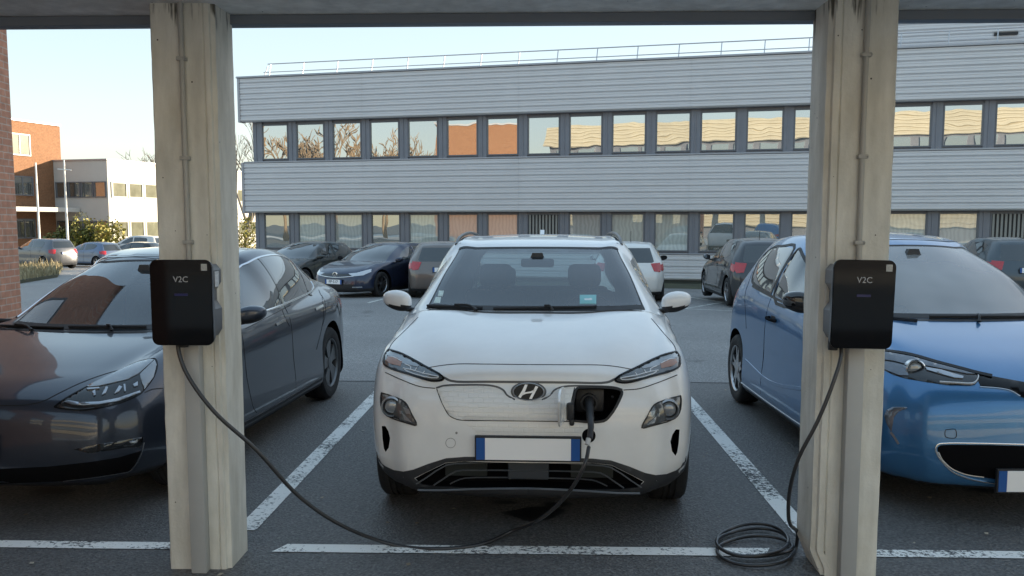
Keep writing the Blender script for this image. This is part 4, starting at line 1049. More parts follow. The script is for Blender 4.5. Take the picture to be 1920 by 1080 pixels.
# flanks
SW = [[(1.55, 1.055), (1.72, 1.20), (2.02, 1.36), (2.30, 1.435), (2.42, 1.44), (2.42, 1.06)], [(2.50, 1.06), (2.50, 1.44), (3.0, 1.43), (3.35, 1.39), (3.42, 1.30), (3.40, 1.12), (3.30, 1.08)]]
for ax in ('side', 'side-'):
    for q in SW: k.panel('side_window', q, ax, SIDEGL, .003)
k.gaps([('side', [(1.42, 1.0), (1.40, .7), (1.44, .3)]), ('side', [(2.46, 1.04), (2.46, .6), (2.42, .3)]), ('side', [(3.42, 1.05), (3.35, .9), (3.2, .75)])])
for y in (2.25, 3.15):
    for ax in ('side', 'side-'):
        p, n = k.cast(y, .93, ax); bm = bmesh.new(); tubemesh(bm, [(p.x, y-.1, .93), (p.x+n.x*.035, y-.06, .93), (p.x+n.x*.035, y+.06, .93), (p.x, y+.1, .93)], .011, 8, n=4); frombm('door_handle', bm, WHITE, k.root, 60)
for sg in (1, -1):
    bm = bmesh.new(); tubemesh(bm, [(sg*.600, 2.12, 1.478), (sg*.600, 2.26, 1.517), (sg*.592, 2.55, 1.545), (sg*.58, 3.1, 1.552), (sg*.565, 3.55, 1.515), (sg*.56, 3.68, 1.47)], .0125, 10, n=5)
    frombm('roof_rail', bm, mat('anthracite_rail', (.10, .10, .105), .35, .5), k.root, 60)
    bm = bmesh.new(); k.ribbon('', [(sg*.575, 2.10), (sg*.575, 2.7), (sg*.55, 3.4), (sg*.52, 3.7)], 'top', None, w=.02, h=.001, bm=bm); frombm('roof_seam', bm, SHUT, k.root)
bm = bmesh.new(); prism(bm, [(3.45, 1.51), (3.50, 1.535), (3.58, 1.575), (3.60, 1.50)], 'x', -.018, .018); frombm('shark_fin', bm, WHITE, k.root)
k.door_mirror(.915, 1.42, 1.128, WHITE, w=.20, h=.135, arm=.06)
k.wheels((.845, 3.445), .334, nsp=5, style='twin', half=.785)
# ------------------------------------------------------------------ the dark grey saloon, left bay
TROWS = [
 (.16,.17, .60,.24,.17, .74,.44,.18, .83,.58,.19, .88,.68,.19, .88,.78,.18),
 (.05,.22, .62,.14,.22, .78,.34,.23, .875,.53,.24, .90,.68,.24, .89,.80,.18),
 (.00,.33, .64,.09,.33, .81,.29,.34, .895,.50,.35, .92,.70,.33, .90,.82,.18),
 (.00,.48, .65,.09,.48, .82,.30,.48, .90,.52,.48, .925,.72,.42, .905,.84,.18),
 (.02,.60, .64,.12,.60, .81,.33,.62, .895,.56,.60, .925,.76,.46, .905,.86,.18),
 (.07,.68, .60,.19,.685, .79,.40,.715,.88,.62,.68, .925,.82,.50, .905,.90,.18),
 (.18,.745,.57,.32,.745,.77,.54,.80, .87,.72,.74, .925,.90,.54, .905,.96,.18),
 (.40,.80, .58,.56,.80, .76,.78,.865,.87,.92,.80, .925,1.04,.58,.905,1.08,.18),
 (.75,.865,.63,.90,.865,.78,1.02,.90,.875,1.12,.83,.925,1.22,.60,.905,1.25,.18),
 (1.15,.915,.70,1.26,.912,.82,1.34,.925,.885,1.40,.85,.925,1.45,.60,.905,1.45,.18),
 (1.22,.925,.69,1.42,.925,.84,1.50,.93,.89,1.52,.86,.925,1.56,.60,.905,1.56,.18),
 (1.70,1.165,.64,1.90,1.15,.855,1.86,.94,.895,1.88,.86,.925,1.9,.60,.905,1.9,.18),
 (2.18,1.355,.56,2.36,1.325,.865,2.26,.95,.90,2.28,.87,.925,2.3,.60,.905,2.3,.18),
 (2.32,1.395,.585,2.46,1.36,.868,2.4,.955,.90,2.4,.875,.925,2.4,.60,.905,2.4,.18),
 (2.78,1.442,.59,2.82,1.405,.855,2.75,.965,.90,2.75,.88,.925,2.75,.60,.905,2.75,.18),
 (3.35,1.405,.575,3.35,1.37,.82,3.25,.995,.90,3.2,.90,.925,3.2,.60,.905,3.2,.18),
 (3.85,1.28,.55,3.80,1.25,.775,3.66,1.015,.90,3.6,.92,.925,3.55,.60,.905,3.5,.18),
 (4.25,1.12,.58,4.16,1.10,.76,3.98,1.02,.895,3.92,.92,.92,3.8,.58,.905,3.75,.18),
 (4.55,1.045,.63,4.42,1.03,.80,4.25,.98,.87,4.12,.86,.915,3.98,.56,.90,3.9,.18),
 (4.66,.98, .67,4.52,.97, .82,4.36,.90,.87,4.22,.78,.91,4.06,.54,.895,4.0,.18),
 (4.69,.60, .68,4.56,.60, .81,4.44,.58,.87,4.30,.54,.90,4.14,.42,.89,4.08,.18),
 (4.64,.33, .67,4.53,.33, .79,4.42,.33,.85,4.30,.32,.88,4.18,.28,.87,4.12,.18),
 (4.50,.19, .64,4.42,.19, .76,4.36,.19,.82,4.28,.19,.86,4.2,.19,.86,4.16,.18)]
GREY = paint('midnight_grey_paint', (.033, .041, .060), .55, .32)
TF = lambda p: Z(0, 640, 3.375, p); TH = lambda p: Z(90, 660, 8.348, p); TS = lambda p: Z(440, 420, 4.5, p)
t = Car('dark_grey_saloon', (-3.08, 4.78, 0), R(-3.3), TROWS, GREY, dict(arch=[(.845, .345, .385, .58), (3.72, .345, .385, .58)]), 8, ws=(10, 12), bulge=.045)
tag(t.root, 'dark grey metallic electric saloon parked behind the left pillar', 'car')
repaint(t, lambda c: c.z < .215, BLACKPL)
THL = TH([(100,862),(180,800),(300,715),(640,530),(900,400),(1200,250),(1400,160),(1600,112),(1680,112),(1708,200),(1690,300),(1640,420),(1500,600),(1440,660),(1150,790),(750,885),(500,912),(200,885)])
h1 = t.panel('headlight', THL, 'cam', LAMPDK, .004, mirror=True, step=6)
h1, h2 = h1
def two(o, a=None, b=None):
    q = t.mirror(o); q.parent = b or h2; o.parent = a or h1
two(t.panel('lamp_upper_housing', TH([(610,545),(900,405),(1200,262),(1400,176),(1600,128),(1660,135),(1420,350),(1250,440),(1000,500),(800,545),(640,560)]), 'cam', LENS, .010, step=5)[0])
two(t.panel('lamp_side_housing', TH([(1665,140),(1692,210),(1640,400),(1500,590),(1450,440),(1440,360)]), 'cam', LENS, .010, step=5)[0])
two(t.panel('daytime_light', TH([(255,790),(330,770),(500,800),(800,790),(1100,730),(1430,615),(1440,640),(1120,770),(800,830),(560,845),(380,830)]), 'cam', SATIN, .011, step=5)[0])
for pl in ([(600,585),(800,572),(810,590),(625,608)], [(690,640),(740,610),(745,690),(715,700)], [(900,560),(940,570),(900,660),(840,690)], [(1110,545),(1160,560),(1100,640),(1030,670)], [(1180,520),(1210,520),(1215,630),(1190,635)], [(1330,520),(1400,480),(1400,540),(1345,560)]):
    two(t.panel('led_module', TH(pl), 'cam', SATIN, .0125, step=5)[0])
t.ribbon('headlight_edge', THL+[THL[0]], 'cam', TRIMBLK, w=.008, h=.005, mirror=True, n=3)
t.gaps([('cam', TF([(-360,400),(-150,407),(0,406),(150,404),(270,380),(370,330),(500,268),(640,215),(800,170),(950,140)])), ('cam', TF([(915,325),(960,305),(1030,297)])),
        ('cam', TS([(400,725),(430,800),(462,862)])), ('cam', TS([(735,600),(750,760),(730,900),(690,1060)])), ('cam', TS([(90,885),(300,775),(470,685)])),
        ('side', [(1.62,.93),(1.58,.7),(1.62,.35),(1.7,.28)]), ('top', [(.0,2.2),(.5,2.34)])], w=.005)
# mouth, fog slots, chin line
MOUTH = TF([(-330,800),(-100,812),(0,808),(150,800),(300,793),(560,765),(750,735),(870,700),(895,690),(860,770),(820,822),(600,862),(400,884),(150,895),(0,900),(-330,900)])
t.panel('lower_grille', MOUTH, 'cam', mat('matt_black_mesh', (.006, .006, .007), .9, spec=.05), .003, mirror=True, clip0=-1, step=10)
t.panel('fog_slot', TF([(462,683),(600,655),(760,630),(905,604),(903,650),(885,672),(800,672),(700,690),(560,708)]), 'cam', GLOSSBLK, .004, mirror=True, step=9)
t.panel('fog_lamp', TF([(815,632),(885,622),(880,650),(818,656)]), 'cam', LENS, .006, mirror=True, step=9)
t.ribbon('chin_trim', TF([(400,884),(600,860),(740,838),(820,820),(870,760),(900,690),(912,640)]), 'cam', SATIN, w=.005, h=.004, half=True, mirror=True)
t.plate(-.11, .43, -.014)
tp, tn = t.cast(0, .69, 'front'); bm = bmesh.new(); ell(bm, .034, .034, .01, -.004, .033, .033, 0); _, r1 = ell(bm, .033, .033, -.004, -.006, .028, .028, 0); bm.faces.new(r1)
for v in bm.verts: v.co = v.co+tp
frombm('badge', bm, CHROME, t.root, 35)
# glasshouse on both flanks
SWIN = [(1.60,.965),(1.90,1.10),(2.20,1.245),(2.50,1.335),(2.80,1.365),(3.15,1.355),(3.42,1.305),(3.60,1.24),(3.72,1.165),(3.78,1.10),(3.76,1.05),(3.66,1.025),(3.5,1.012),(3.3,1.005),(2.7,.985),(2.1,.965)]
SIDEGL2 = mat('tesla_side_glass', (.014, .018, .017), .015, coat=1, spec=1.)
for ax in ('side', 'side-'):
    t.panel('side_window', SWIN, ax, SIDEGL2, .003)
    q = SWIN+[SWIN[0]]; t.ribbon('window_trim', q, ax, CHROME, w=.020, h=.007, half=True, n=5)
    for yy in (2.62, 3.46):
        z1 = 1.355 if yy < 3 else 1.29; t.ribbon('window_pillar', [(yy-.02,.985),(yy+.02, z1)], ax, GLOSSBLK, w=.05, h=.005)
    for yy, zc in ((2.38,.86),(3.38,.885)):
        t.ribbon('door_handle', [(yy-.11,zc-.008),(yy+.11,zc+.008)], ax, CHROME, w=.022, h=.006)
    t.ribbon('sill_trim', [(1.2,.255),(2,.245),(3.3,.255)], ax, BLACKPL, w=.03, h=.006)
t.gaps([('side', [(2.60,.97),(2.60,.7),(2.57,.3)]), ('side', [(3.80,1.01),(3.62,.95),(3.50,.80),(3.42,.72)])], w=.005)
t.frit(.05)
t.ribbon('roof_glass_seam', [(.0,2.27),(.3,2.30),(.50,2.40)], 'top', GLOSSBLK, w=.03, h=.002, mirror=True)
t.panel('roof_glass', [(-.52,2.42),(-.3,2.33),(0,2.30),(.3,2.33),(.52,2.42),(.52,3.3),(.45,3.9),(-.45,3.9),(-.52,3.3)], 'top', SIDEGL2, .002, step=.08)
t.interior(1.22, .92, driver=1, seats_y=2.2, dash_y=1.72, head=1.14, mirrorpos=(2.02, 1.255))
t.wipers(BLACKPL, [((-60, 612), (120, 618), (60, 622)), ((130, 616), (275, 616), (210, 622))])
bm = bmesh.new(); L = t.path([(-.66,1.34),(-.3,1.21),(0,1.185),(.3,1.21),(.66,1.34)], 'top'); t.ribbon('', None, None, None, w=.06, h=.003, raw=L, bm=bm); frombm('cowl', bm, BLACKPL, t.root)
t.door_mirror(.985, 1.55, 1.005, GREY, w=.19, h=.125, arm=.09)
for sg in ('back',):
    t.panel('rear_light', [(.45,.86),(.78,.90),(.84,.86),(.80,.78),(.62,.76),(.50,.78)], 'back', REDL, .004, mirror=True)
for ax in ('side', 'side-'): t.panel('rear_light_wing', [(4.18,.90),(4.42,.86),(4.42,.78),(4.28,.80)], ax, REDL, .004)
t.wheels((.845, 3.72), .336, nsp=5, style='aero', mrim=mat('dark_aero_rim', (.16, .165, .17), .35, .7), half=.80, wtyre=.235)
# ------------------------------------------------------------------ the blue supermini, right bay
ZROWS = [
 (.14,.15, .55,.22,.16, .70,.38,.17, .78,.52,.18, .83,.62,.18, .83,.74,.17),
 (.03,.20, .57,.13,.20, .73,.29,.21, .825,.48,.22, .85,.66,.23, .84,.76,.17),
 (.00,.32, .59,.09,.33, .76,.25,.34, .845,.46,.36, .865,.68,.34, .85,.78,.17),
 (.01,.48, .60,.10,.49, .765,.26,.50, .85,.47,.51, .87,.70,.44, .85,.80,.17),
 (.03,.60, .59,.13,.62, .755,.30,.64, .845,.50,.64, .87,.73,.50, .85,.82,.17),
 (.06,.685,.56,.19,.72, .73,.38,.77, .83,.57,.74, .868,.78,.54, .85,.86,.17),
 (.12,.745,.54,.30,.80, .71,.50,.86, .82,.70,.81, .866,.86,.58, .85,.92,.17),
 (.30,.84, .56,.48,.88, .70,.66,.92, .82,.82,.85, .865,.98,.60, .85,1.0,.17),
 (.60,.93, .60,.70,.95, .73,.84,.96, .82,.94,.88, .865,1.06,.60,.85,1.08,.17),
 (.92,1.005,.65,1.02,1.01,.77,1.10,.985,.83,1.15,.89,.865,1.2,.60,.85,1.2,.17),
 (1.0,1.025,.68,1.20,1.02,.79,1.25,.99,.835,1.28,.89,.865,1.3,.60,.85,1.3,.17),
 (1.46,1.28,.62,1.62,1.26,.81,1.62,1.01,.845,1.62,.90,.865,1.62,.60,.85,1.6,.17),
 (1.92,1.475,.53,2.08,1.44,.815,2.0,1.03,.85,2.0,.91,.865,2.0,.60,.85,2.0,.17),
 (2.08,1.52,.555,2.20,1.475,.815,2.14,1.04,.85,2.14,.92,.865,2.14,.60,.85,2.14,.17),
 (2.60,1.565,.56,2.62,1.515,.815,2.55,1.06,.85,2.55,.93,.865,2.55,.60,.85,2.55,.17),
 (3.15,1.54,.55,3.12,1.50,.81,3.02,1.09,.85,2.98,.95,.865,2.95,.60,.85,2.92,.17),
 (3.64,1.47,.51,3.56,1.44,.78,3.42,1.11,.84,3.32,.97,.863,3.25,.62,.85,3.2,.17),
 (3.82,1.20,.60,3.74,1.20,.775,3.62,1.08,.84,3.52,.95,.862,3.42,.62,.85,3.34,.17),
 (3.95,.97, .66,3.86,.97, .78,3.76,.96,.84,3.66,.86,.860,3.52,.58,.845,3.44,.17),
 (4.06,.72, .68,3.96,.72, .79,3.86,.72,.84,3.74,.66,.858,3.60,.50,.845,3.52,.17),
 (4.08,.50, .67,3.98,.50, .77,3.88,.50,.83,3.78,.46,.85,3.66,.38,.84,3.58,.17),
 (4.04,.30, .66,3.95,.30, .75,3.86,.30,.81,3.77,.28,.84,3.68,.26,.83,3.62,.17),
 (3.92,.19, .62,3.86,.19, .72,3.80,.19,.78,3.74,.19,.81,3.68,.19,.81,3.66,.17)]
BLUE = paint('bright_blue_paint', (.05, .185, .39), .45, .3)
Q8 = lambda p: Z(1640, 660, 8.727, p); QB = lambda p: Z(1560, 640, 3.375, p); QS = lambda p: Z(1240, 420, 3, p)
z = Car('blue_hatchback', (2.74, 4.97, 0), R(1.6), ZROWS, BLUE, dict(arch=[(.84, .315, .365, .55), (3.43, .315, .365, .55)]), 8, ws=(10, 12), screen=SCREEN2, bulge=.035)
tag(z.root, 'bright blue electric hatchback parked behind the right pillar', 'car')
repaint(z, lambda c: c.z < .19, BLACKPL)
ZHL = Q8([(-260,-50),(0,-12),(250,8),(600,72),(1000,190),(1400,295),(1690,375),(1702,470),(1640,535),(1560,552),(1200,545),(850,495),(500,435),(300,375),(100,272),(-120,110)])
h1, h2 = z.panel('headlight', ZHL, 'cam', LAMPDK, .005, mirror=True, step=6)
def two(o):
    q = z.mirror(o); q.parent = h2; o.parent = h1
two(z.panel('lamp_upper_housing', Q8([(-200,-30),(250,28),(600,90),(1000,205),(1400,310),(1640,375),(1500,370),(1000,270),(700,210),(560,180),(500,210),(300,160),(0,110)]), 'cam', SMOKE, .011, step=5)[0])
two(z.panel('lamp_outer_housing', Q8([(-100,120),(300,190),(500,240),(560,400),(400,390),(250,330),(60,240)]), 'cam', SMOKE, .011, step=5)[0])
two(z.panel('daytime_light', Q8([(820,265),(1080,310),(1300,375),(1450,415),(1440,450),(1300,440),(1050,370),(850,310)]), 'cam', SATIN, .0125, step=5)[0])
two(z.ribbon('light_guide', Q8([(1060,505),(1300,520),(1580,530),(1640,510),(1685,450),(1690,400)]), 'cam', WLED, w=.006, h=.014)[0])
p, n = z.cast(*Q8([(660, 280)])[0], 'cam')
for sg, hh in ((1, h1), (-1, h2)):
    bm = bmesh.new(); pp = Vector((p.x*sg, p.y, p.z)); lathe(bm, [(.055, .03), (.057, -.012), (.050, -.017), (.045, -.008), (.042, .02)], 30, 'y')
    for v in bm.verts: v.co = v.co+pp
    frombm('lamp_bezel', bm, CHROME, hh, 40); bm = bmesh.new(); bmesh.ops.create_uvsphere(bm, u_segments=24, v_segments=12, radius=.041)
    for v in bm.verts: v.co = Vector((v.co.x, v.co.y*.4, v.co.z))+pp+Vector((0, .0, 0))
    frombm('projector_lens', bm, LENS, hh, 180)
# black brow running from the lamp into the nose
BROW = Q8([(-250,-85),(0,-25),(250,-4),(600,54),(1000,168),(1400,274),(1690,352),(1920,402)])
z.ribbon('brow_trim', BROW, 'cam', TRIMBLK, w=.026, h=.009, mirror=True)
NOSE = QB([(905,205),(1000,218),(1215,258),(1400,290),(1460,300),(1460,420),(1300,410),(1215,360),(1190,350),(1160,322),(1080,300),(940,290),(925,250)])
z.panel('nose_panel', NOSE, 'cam', TRIMBLK, .0045, mirror=True, clip0=1, step=10)
z.ribbon('nose_trim_or_shade', QB([(935,290),(1060,300),(1130,315),(1190,348)]), 'cam', CHROME, w=.007, h=.006, half=True, mirror=True)
# lower grille with chrome loop, slim fog light, towing cover
ZG = QB([(668,695),(668,672),(690,657),(760,654),(1000,656),(1215,662),(1460,666),(1460,900),(1215,895),(960,862),(850,840),(760,805),(700,748)])
z.panel('lower_grille', ZG, 'cam', mat('matt_black_mesh', (.006, .006, .007), .9, spec=.05), .003, mirror=True, clip0=1, step=10)
z.ribbon('grille_trim', QB([(1460,655),(1215,652),(900,645),(720,645),(672,652),(656,680),(668,720),(700,765),(760,822),(850,862),(1000,893),(1200,905)]), 'cam', CHROME, w=.011, h=.008, half=True, mirror=True)
z.ribbon('grille_inner_trim', QB([(672,700),(700,752),(760,806),(850,842),(960,858)]), 'cam', SATIN, w=.007, h=.007, half=True, mirror=True)
z.panel('fog_light', QB([(330,470),(345,435),(382,415),(475,415),(475,425),(420,445),(393,480),(382,540),(376,575),(345,520)]), 'cam', SMOKE, .005, mirror=True, step=8)
z.ribbon('fog_trim', QB([(372,575),(395,605),(422,650)]), 'cam', SATIN, w=.012, h=.004, mirror=True)
q = [(720,560),(775,556),(784,566),(786,602),(776,612),(726,608),(716,598),(716,568),(720,560)]
z.gaps([('cam', QB(q)), ('side', [(1.28,.98),(1.26,.7),(1.30,.28)])], mirror=False, w=.004)
for yy in (.30, .345):
    bm = bmesh.new(); tubemesh(bm, [(-.42, .055, yy), (0, .012, yy), (.42, .055, yy)], .006, 6, n=4); frombm('grille_slat', bm, BLACKPL, z.root)
z.plate(.0, .245, -.018)
# glasshouse
W1 = [(1.60,1.02),(1.75,1.13),(2.02,1.29),(2.28,1.40),(2.42,1.425),(2.42,1.06)]
W2 = [(2.50,1.06),(2.50,1.43),(2.85,1.44),(3.16,1.42),(3.30,1.37),(3.36,1.31),(3.31,1.22),(3.22,1.14),(3.12,1.115)]
for ax in ('side', 'side-'):
    for W_ in (W1, W2):
        z.panel('side_window', W_, ax, SIDEGL, .003); z.ribbon('window_seal', W_+[W_[0]], ax, BLACKPL, w=.026, h=.004, n=4)
    z.ribbon('window_trim', [(1.6,1.005),(2.4,1.045),(3.1,1.09)], ax, BLACKPL, w=.02, h=.005)
    z.ribbon('sill_trim', [(1.15,.235),(2.2,.225),(3.1,.235)], ax, SATIN, w=.012, h=.008, half=True)
    z.ribbon('side_crease', [(1.3,.50),(2.2,.40),(3.0,.45)], ax, BLUE, w=.03, h=.006, half=True)
z.gaps([('side', [(2.46,1.06),(2.48,.7),(2.44,.26)]), ('side', [(3.36,1.20),(3.26,1.02),(3.12,.85),(3.06,.72)]), ('side', [(1.28,.98),(1.26,.7),(1.30,.28)])], w=.006)
for sg in (1, -1):      # front handle on the door, rear one up in the window frame
    ax = 'side' if sg > 0 else 'side-'
    p, n = z.cast(2.28, .885, ax); bm = bmesh.new(); tubemesh(bm, [(p.x, 2.18, .88), (p.x+n.x*.035, 2.21, .885), (p.x+n.x*.035, 2.34, .89), (p.x, 2.37, .89)], .012, 8, n=4); frombm('door_handle', bm, BLUE, z.root, 60)
    z.ribbon('handle_recess', [(2.22,.885),(2.33,.885)], ax, BLACKPL, w=.05, h=.001)
z.frit(.04)
z.interior(1.02, 1.02, driver=1, seats_y=1.95, dash_y=1.48, head=1.30, mirrorpos=(1.78, 1.38))
z.wipers(BLACKPL, [((1742, 597), (1925, 597), (1835, 606)), ((1560, 590), (1720, 604), (1640, 610))])
bm = bmesh.new(); L = z.path([(-.64,1.13),(-.3,1.0),(0,.97),(.3,1.0),(.64,1.13)], 'top'); z.ribbon('', None, None, None, w=.05, h=.003, raw=L, bm=bm); frombm('cowl', bm, BLACKPL, z.root)
z.ribbon('roof_seam', [(.0,2.04),(.3,2.07),(.52,2.2)], 'top', SHUT, w=.006, h=.002, mirror=True)
z.door_mirror(.925, 1.42, 1.095, GLOSSBLK, w=.20, h=.15, arm=.08)
for ax in ('side', 'side-'): z.panel('rear_light', [(3.60,1.03),(3.74,1.01),(3.78,.90),(3.72,.84),(3.62,.90)], ax, REDL, .004)
z.panel('rear_light', [(.48,1.02),(.74,1.04),(.78,.92),(.70,.86),(.56,.90)], 'back', REDL, .004, mirror=True)
z.wheels((.84, 3.43), .312, nsp=5, style='twin', mrim=mat('silver_rim', (.52, .52, .53), .28, .9), half=.762, wtyre=.205)
# ------------------------------------------------------------------ cars further off
def farcar(name, label, rows, px, Y, rz, pm, scale=(1, 1, 1), r=.315, wy=(.84, 3.43), half=.755, rim=None, nsp=5, style='spoke', front=True, plate='', z0=None, dens=4, mirrorc=None, group='cars in the far rows', extra=None, lights='led', wins=True, x=None):
    p = at(px, 417, Y) if x is None else Vector((x, Y, 0)); zg = gz(Y) if z0 is None else z0
    # px marks the middle of the end that faces us
    L = max(q[0] for q in rows)*scale[1]
    d = Vector((-math.sin(R(rz)), math.cos(R(rz)), 0))
    loc = Vector((p.x, p.y, zg)) if front else Vector((p.x, p.y, zg))-d*L
    sy = scale[1]; wy = tuple(w_*sy for w_ in wy)
    c = Car(name, loc, R(rz), rows, pm, dict(arch=[(w_, r+.01, r+.055, .55*scale[0]) for w_ in wy]), dens, ws=(10, 12) if rows is not KONA else (11, 13), screen=SIDEGL, scale=scale)
    tag(c.root, label, 'car', None)
    repaint(c, lambda q: q.z < .24, BLACKPL)
    sx, sy, sz = scale; S = lambda P: [(a*sy, b*sz) for a, b in P]; Fr = lambda P: [(a*sx, b*sz) for a, b in P]
    kona = rows is KONA
    wn = [SW[0], SW[1]] if kona else [W1, W2]
    for ax in ('side', 'side-'):
        for q in wn: c.panel('side_window', S(q), ax, SIDEGL, .004, step=.06)
    bz = 1.10 if kona else 1.04; tz = 1.40
    c.panel('rear_window', Fr([(-.50, tz), (.50, tz), (.60, bz+.02), (.56, bz-.02), (-.56, bz-.02), (-.60, bz+.02)]), 'back', SIDEGL, .004, step=.06)
    rl = [(.52, 1.0), (.74, 1.02), (.78, .86), (.74, .78), (.60, .80), (.56, .90)]
    for o in c.panel('rear_light', Fr(rl), 'back', REDL, .012, mirror=True, step=.06): pass
    for ax in ('side', 'side-'): c.panel('rear_light_wing', S([(3.66 if not kona else 3.86, 1.0), (3.82 if not kona else 4.0, .96), (3.84 if not kona else 4.02, .80), (3.70 if not kona else 3.9, .84)]), ax, REDL, .012, step=.06)
    c.plate(0, (.80 if not kona else .82)*sz, L*.998-.01, back=True)
    if front or extra:
        for o in c.panel('headlight', Fr([(.36, .70), (.55, .72), (.76, .82), (.79, .74), (.70, .65), (.50, .62)]), 'front', HLF, .012, mirror=True, step=.06): pass
        c.panel('grille', Fr([(-.38, .69), (.38, .69), (.46, .65), (.42, .62), (-.42, .62), (-.46, .65)]), 'front', GLOSSBLK, .008, step=.06)
        c.panel('lower_grille', Fr([(-.52, .40), (.52, .40), (.62, .25), (-.62, .25)]), 'front', BLACKPL, .008, step=.06)
        c.plate(0, .46*sz, -.015, text=plate)
    c.door_mirror(.925*sx, 1.50*sy, 1.06*sz, mirrorc or pm, w=.19, h=.13, arm=.1)
    c.gaps([('side', S([(2.46, 1.0), (2.46, .6), (2.44, .3)])), ('side', S([(1.32, .98), (1.30, .6), (1.34, .3)])), ('side', S([(3.30, 1.0), (3.15, .8)]))], w=.012)
    for ax in ('side', 'side-'):
        for yy in (2.28, 3.1): c.ribbon('door_handle', S([(yy-.09, .93), (yy+.09, .935)]), ax, pm if pm is not BLUE else CHROME, w=.03, h=.02, half=True)
    c.wheels(wy, r, nsp=nsp, style=style, mrim=rim or mat('silver_rim', (.52, .52, .53), .28, .9), half=half*sx, wtyre=.205)
    c.S = S; c.Fr = Fr; c.L = L
    return c
HB = ZROWS; HLF = mat('far_headlamp', (.55, .57, .6), .12, .3, coat=1)
NAVY = paint('navy_paint', (.012, .022, .055), .4, .3); GREENBK = paint('black_green_paint', (.014, .020, .020), .3, .3); TAUPE = paint('taupe_paint', (.16, .135, .12), .45, .35)
CWHITE = paint('cream_white_paint', (.72, .71, .68), 0, .4); GREYBK = paint('charcoal_paint', (.035, .037, .042), .4, .35); SILV = paint('silver_grey_paint', (.11, .115, .13), .6, .35); BLSIL = paint('blue_grey_paint', (.12, .16, .24), .6, .35); BLK2 = paint('black_car_paint', (.01, .01, .012), .2, .3); PALE = paint('pale_van_paint', (.55, .56, .55), 0, .4)
# navy hatchback looking our way
nv = farcar('navy_hatchback', 'navy blue hatchback facing us with bright headlights, left of the white crossover', HB, 624, 23.5, -25, NAVY, (1.06, 1.045, .89), r=.325, plate='FP·517', rim=SATIN, nsp=5, style='twin')
nv.ribbon('grille_trim', nv.Fr([(-.50, .625), (-.2, .595), (0, .585), (.2, .595), (.50, .625)]), 'front', CHROME, w=.018, h=.012, half=True)
p, n = nv.cast(0, .655*.89, 'front'); bm = bmesh.new(); ell(bm, .075, .075, .02, -.012, .073, .073, 0); _, r1 = ell(bm, .073, .073, -.012, -.014, .062, .062, 0); r0 = bm.faces.new(r1); r0.material_index = 1
for pl in ([(-.036,.052),(-.024,.052),(0,.004),(.024,.052),(.036,.052),(.008,-.004),(-.008,-.004)], [(-.056,.02),(-.046,.03),(-.024,-.03),(-.008,.0),(.008,.0),(.024,-.03),(.046,.03),(.056,.02),(.028,-.055),(.018,-.055),(0,-.02),(-.018,-.055),(-.028,-.055)]): prism(bm, pl, 'y', -.018, -.0139, 0)
for v in bm.verts: v.co = v.co+p
frombm('badge', bm, [CHROME, BLACKPL], nv.root, 35)
nv.ribbon('bumper_trim', nv.Fr([(.50, .315), (.70, .32)]), 'front', CHROME, w=.03, h=.01, mirror=True)
# dark hatch behind the saloon
farcar('black_green_hatchback', 'very dark green hatchback facing us, showing over the boot of the grey saloon', HB, 490, 26.3, -20, GREENBK, (1.03, 1.02, .91), rim=SATIN)
# taupe hatch seen from behind, half hidden by the crossover
farcar('taupe_hatchback', 'taupe hatchback seen from behind, half hidden by the windscreen pillar of the white crossover', HB, 830, 23.2, 187, TAUPE, (1.04, 1.0, .915), front=False)
wh = farcar('white_hatchback', 'white hatchback seen from behind with red lamps, right of the white crossover', HB, 1180, 21.9, 175, CWHITE, (1.0, .97, .915), front=False)
bm = bmesh.new(); tubemesh(bm, [(-.05, 3.0, 1.38), (-.05, 3.08, 1.68)], .007, 6, n=1); frombm('aerial', bm, BLACKPL, wh.root)
gy = farcar('charcoal_estate', 'charcoal estate car seen from behind with tall red lamps, left of the right pillar', HB, 1452, 19.9, 180.5, GREYBK, (.99, 1.05, .96), front=False)
bm = bmesh.new(); tubemesh(bm, [(.0, 3.0, 1.46), (.0, 3.05, 1.66)], .007, 6, n=1); frombm('aerial', bm, BLACKPL, gy.root)
farcar('dark_blue_estate', 'dark car cut by the right edge of the view, seen past the blue hatchback roof', HB, 1940, 21.5, 178, paint('slate_paint', (.05, .065, .075), .4, .35), (1.03, 1.05, .98), front=False)
# the left-hand far row
farcar('grey_compact_suv', 'mid grey compact suv seen from behind its left rear lamp, nearest the brick corner', KONA, 122, 49, -118, SILV, (1.0, 1.04, 1.08), r=.34, wy=(.845, 3.445), half=.785, front=False)
farcar('blue_grey_hatchback', 'blue grey hatchback with red tail lamp, in the middle of the far left row', HB, 215, 54, -112, BLSIL, (1.03, 1.03, .96), front=False)
farcar('black_hatchback', 'black hatchback side on, just left of the left pillar', HB, 300, 60, -100, BLK2, (1.05, 1.05, .97), front=False)
farcar('pale_suv', 'pale van like car sticking up behind the black hatchback near the left pillar', KONA, 305, 67, -95, PALE, (1.05, 1.1, 1.22), r=.34, wy=(.845, 3.445), half=.785, front=False)
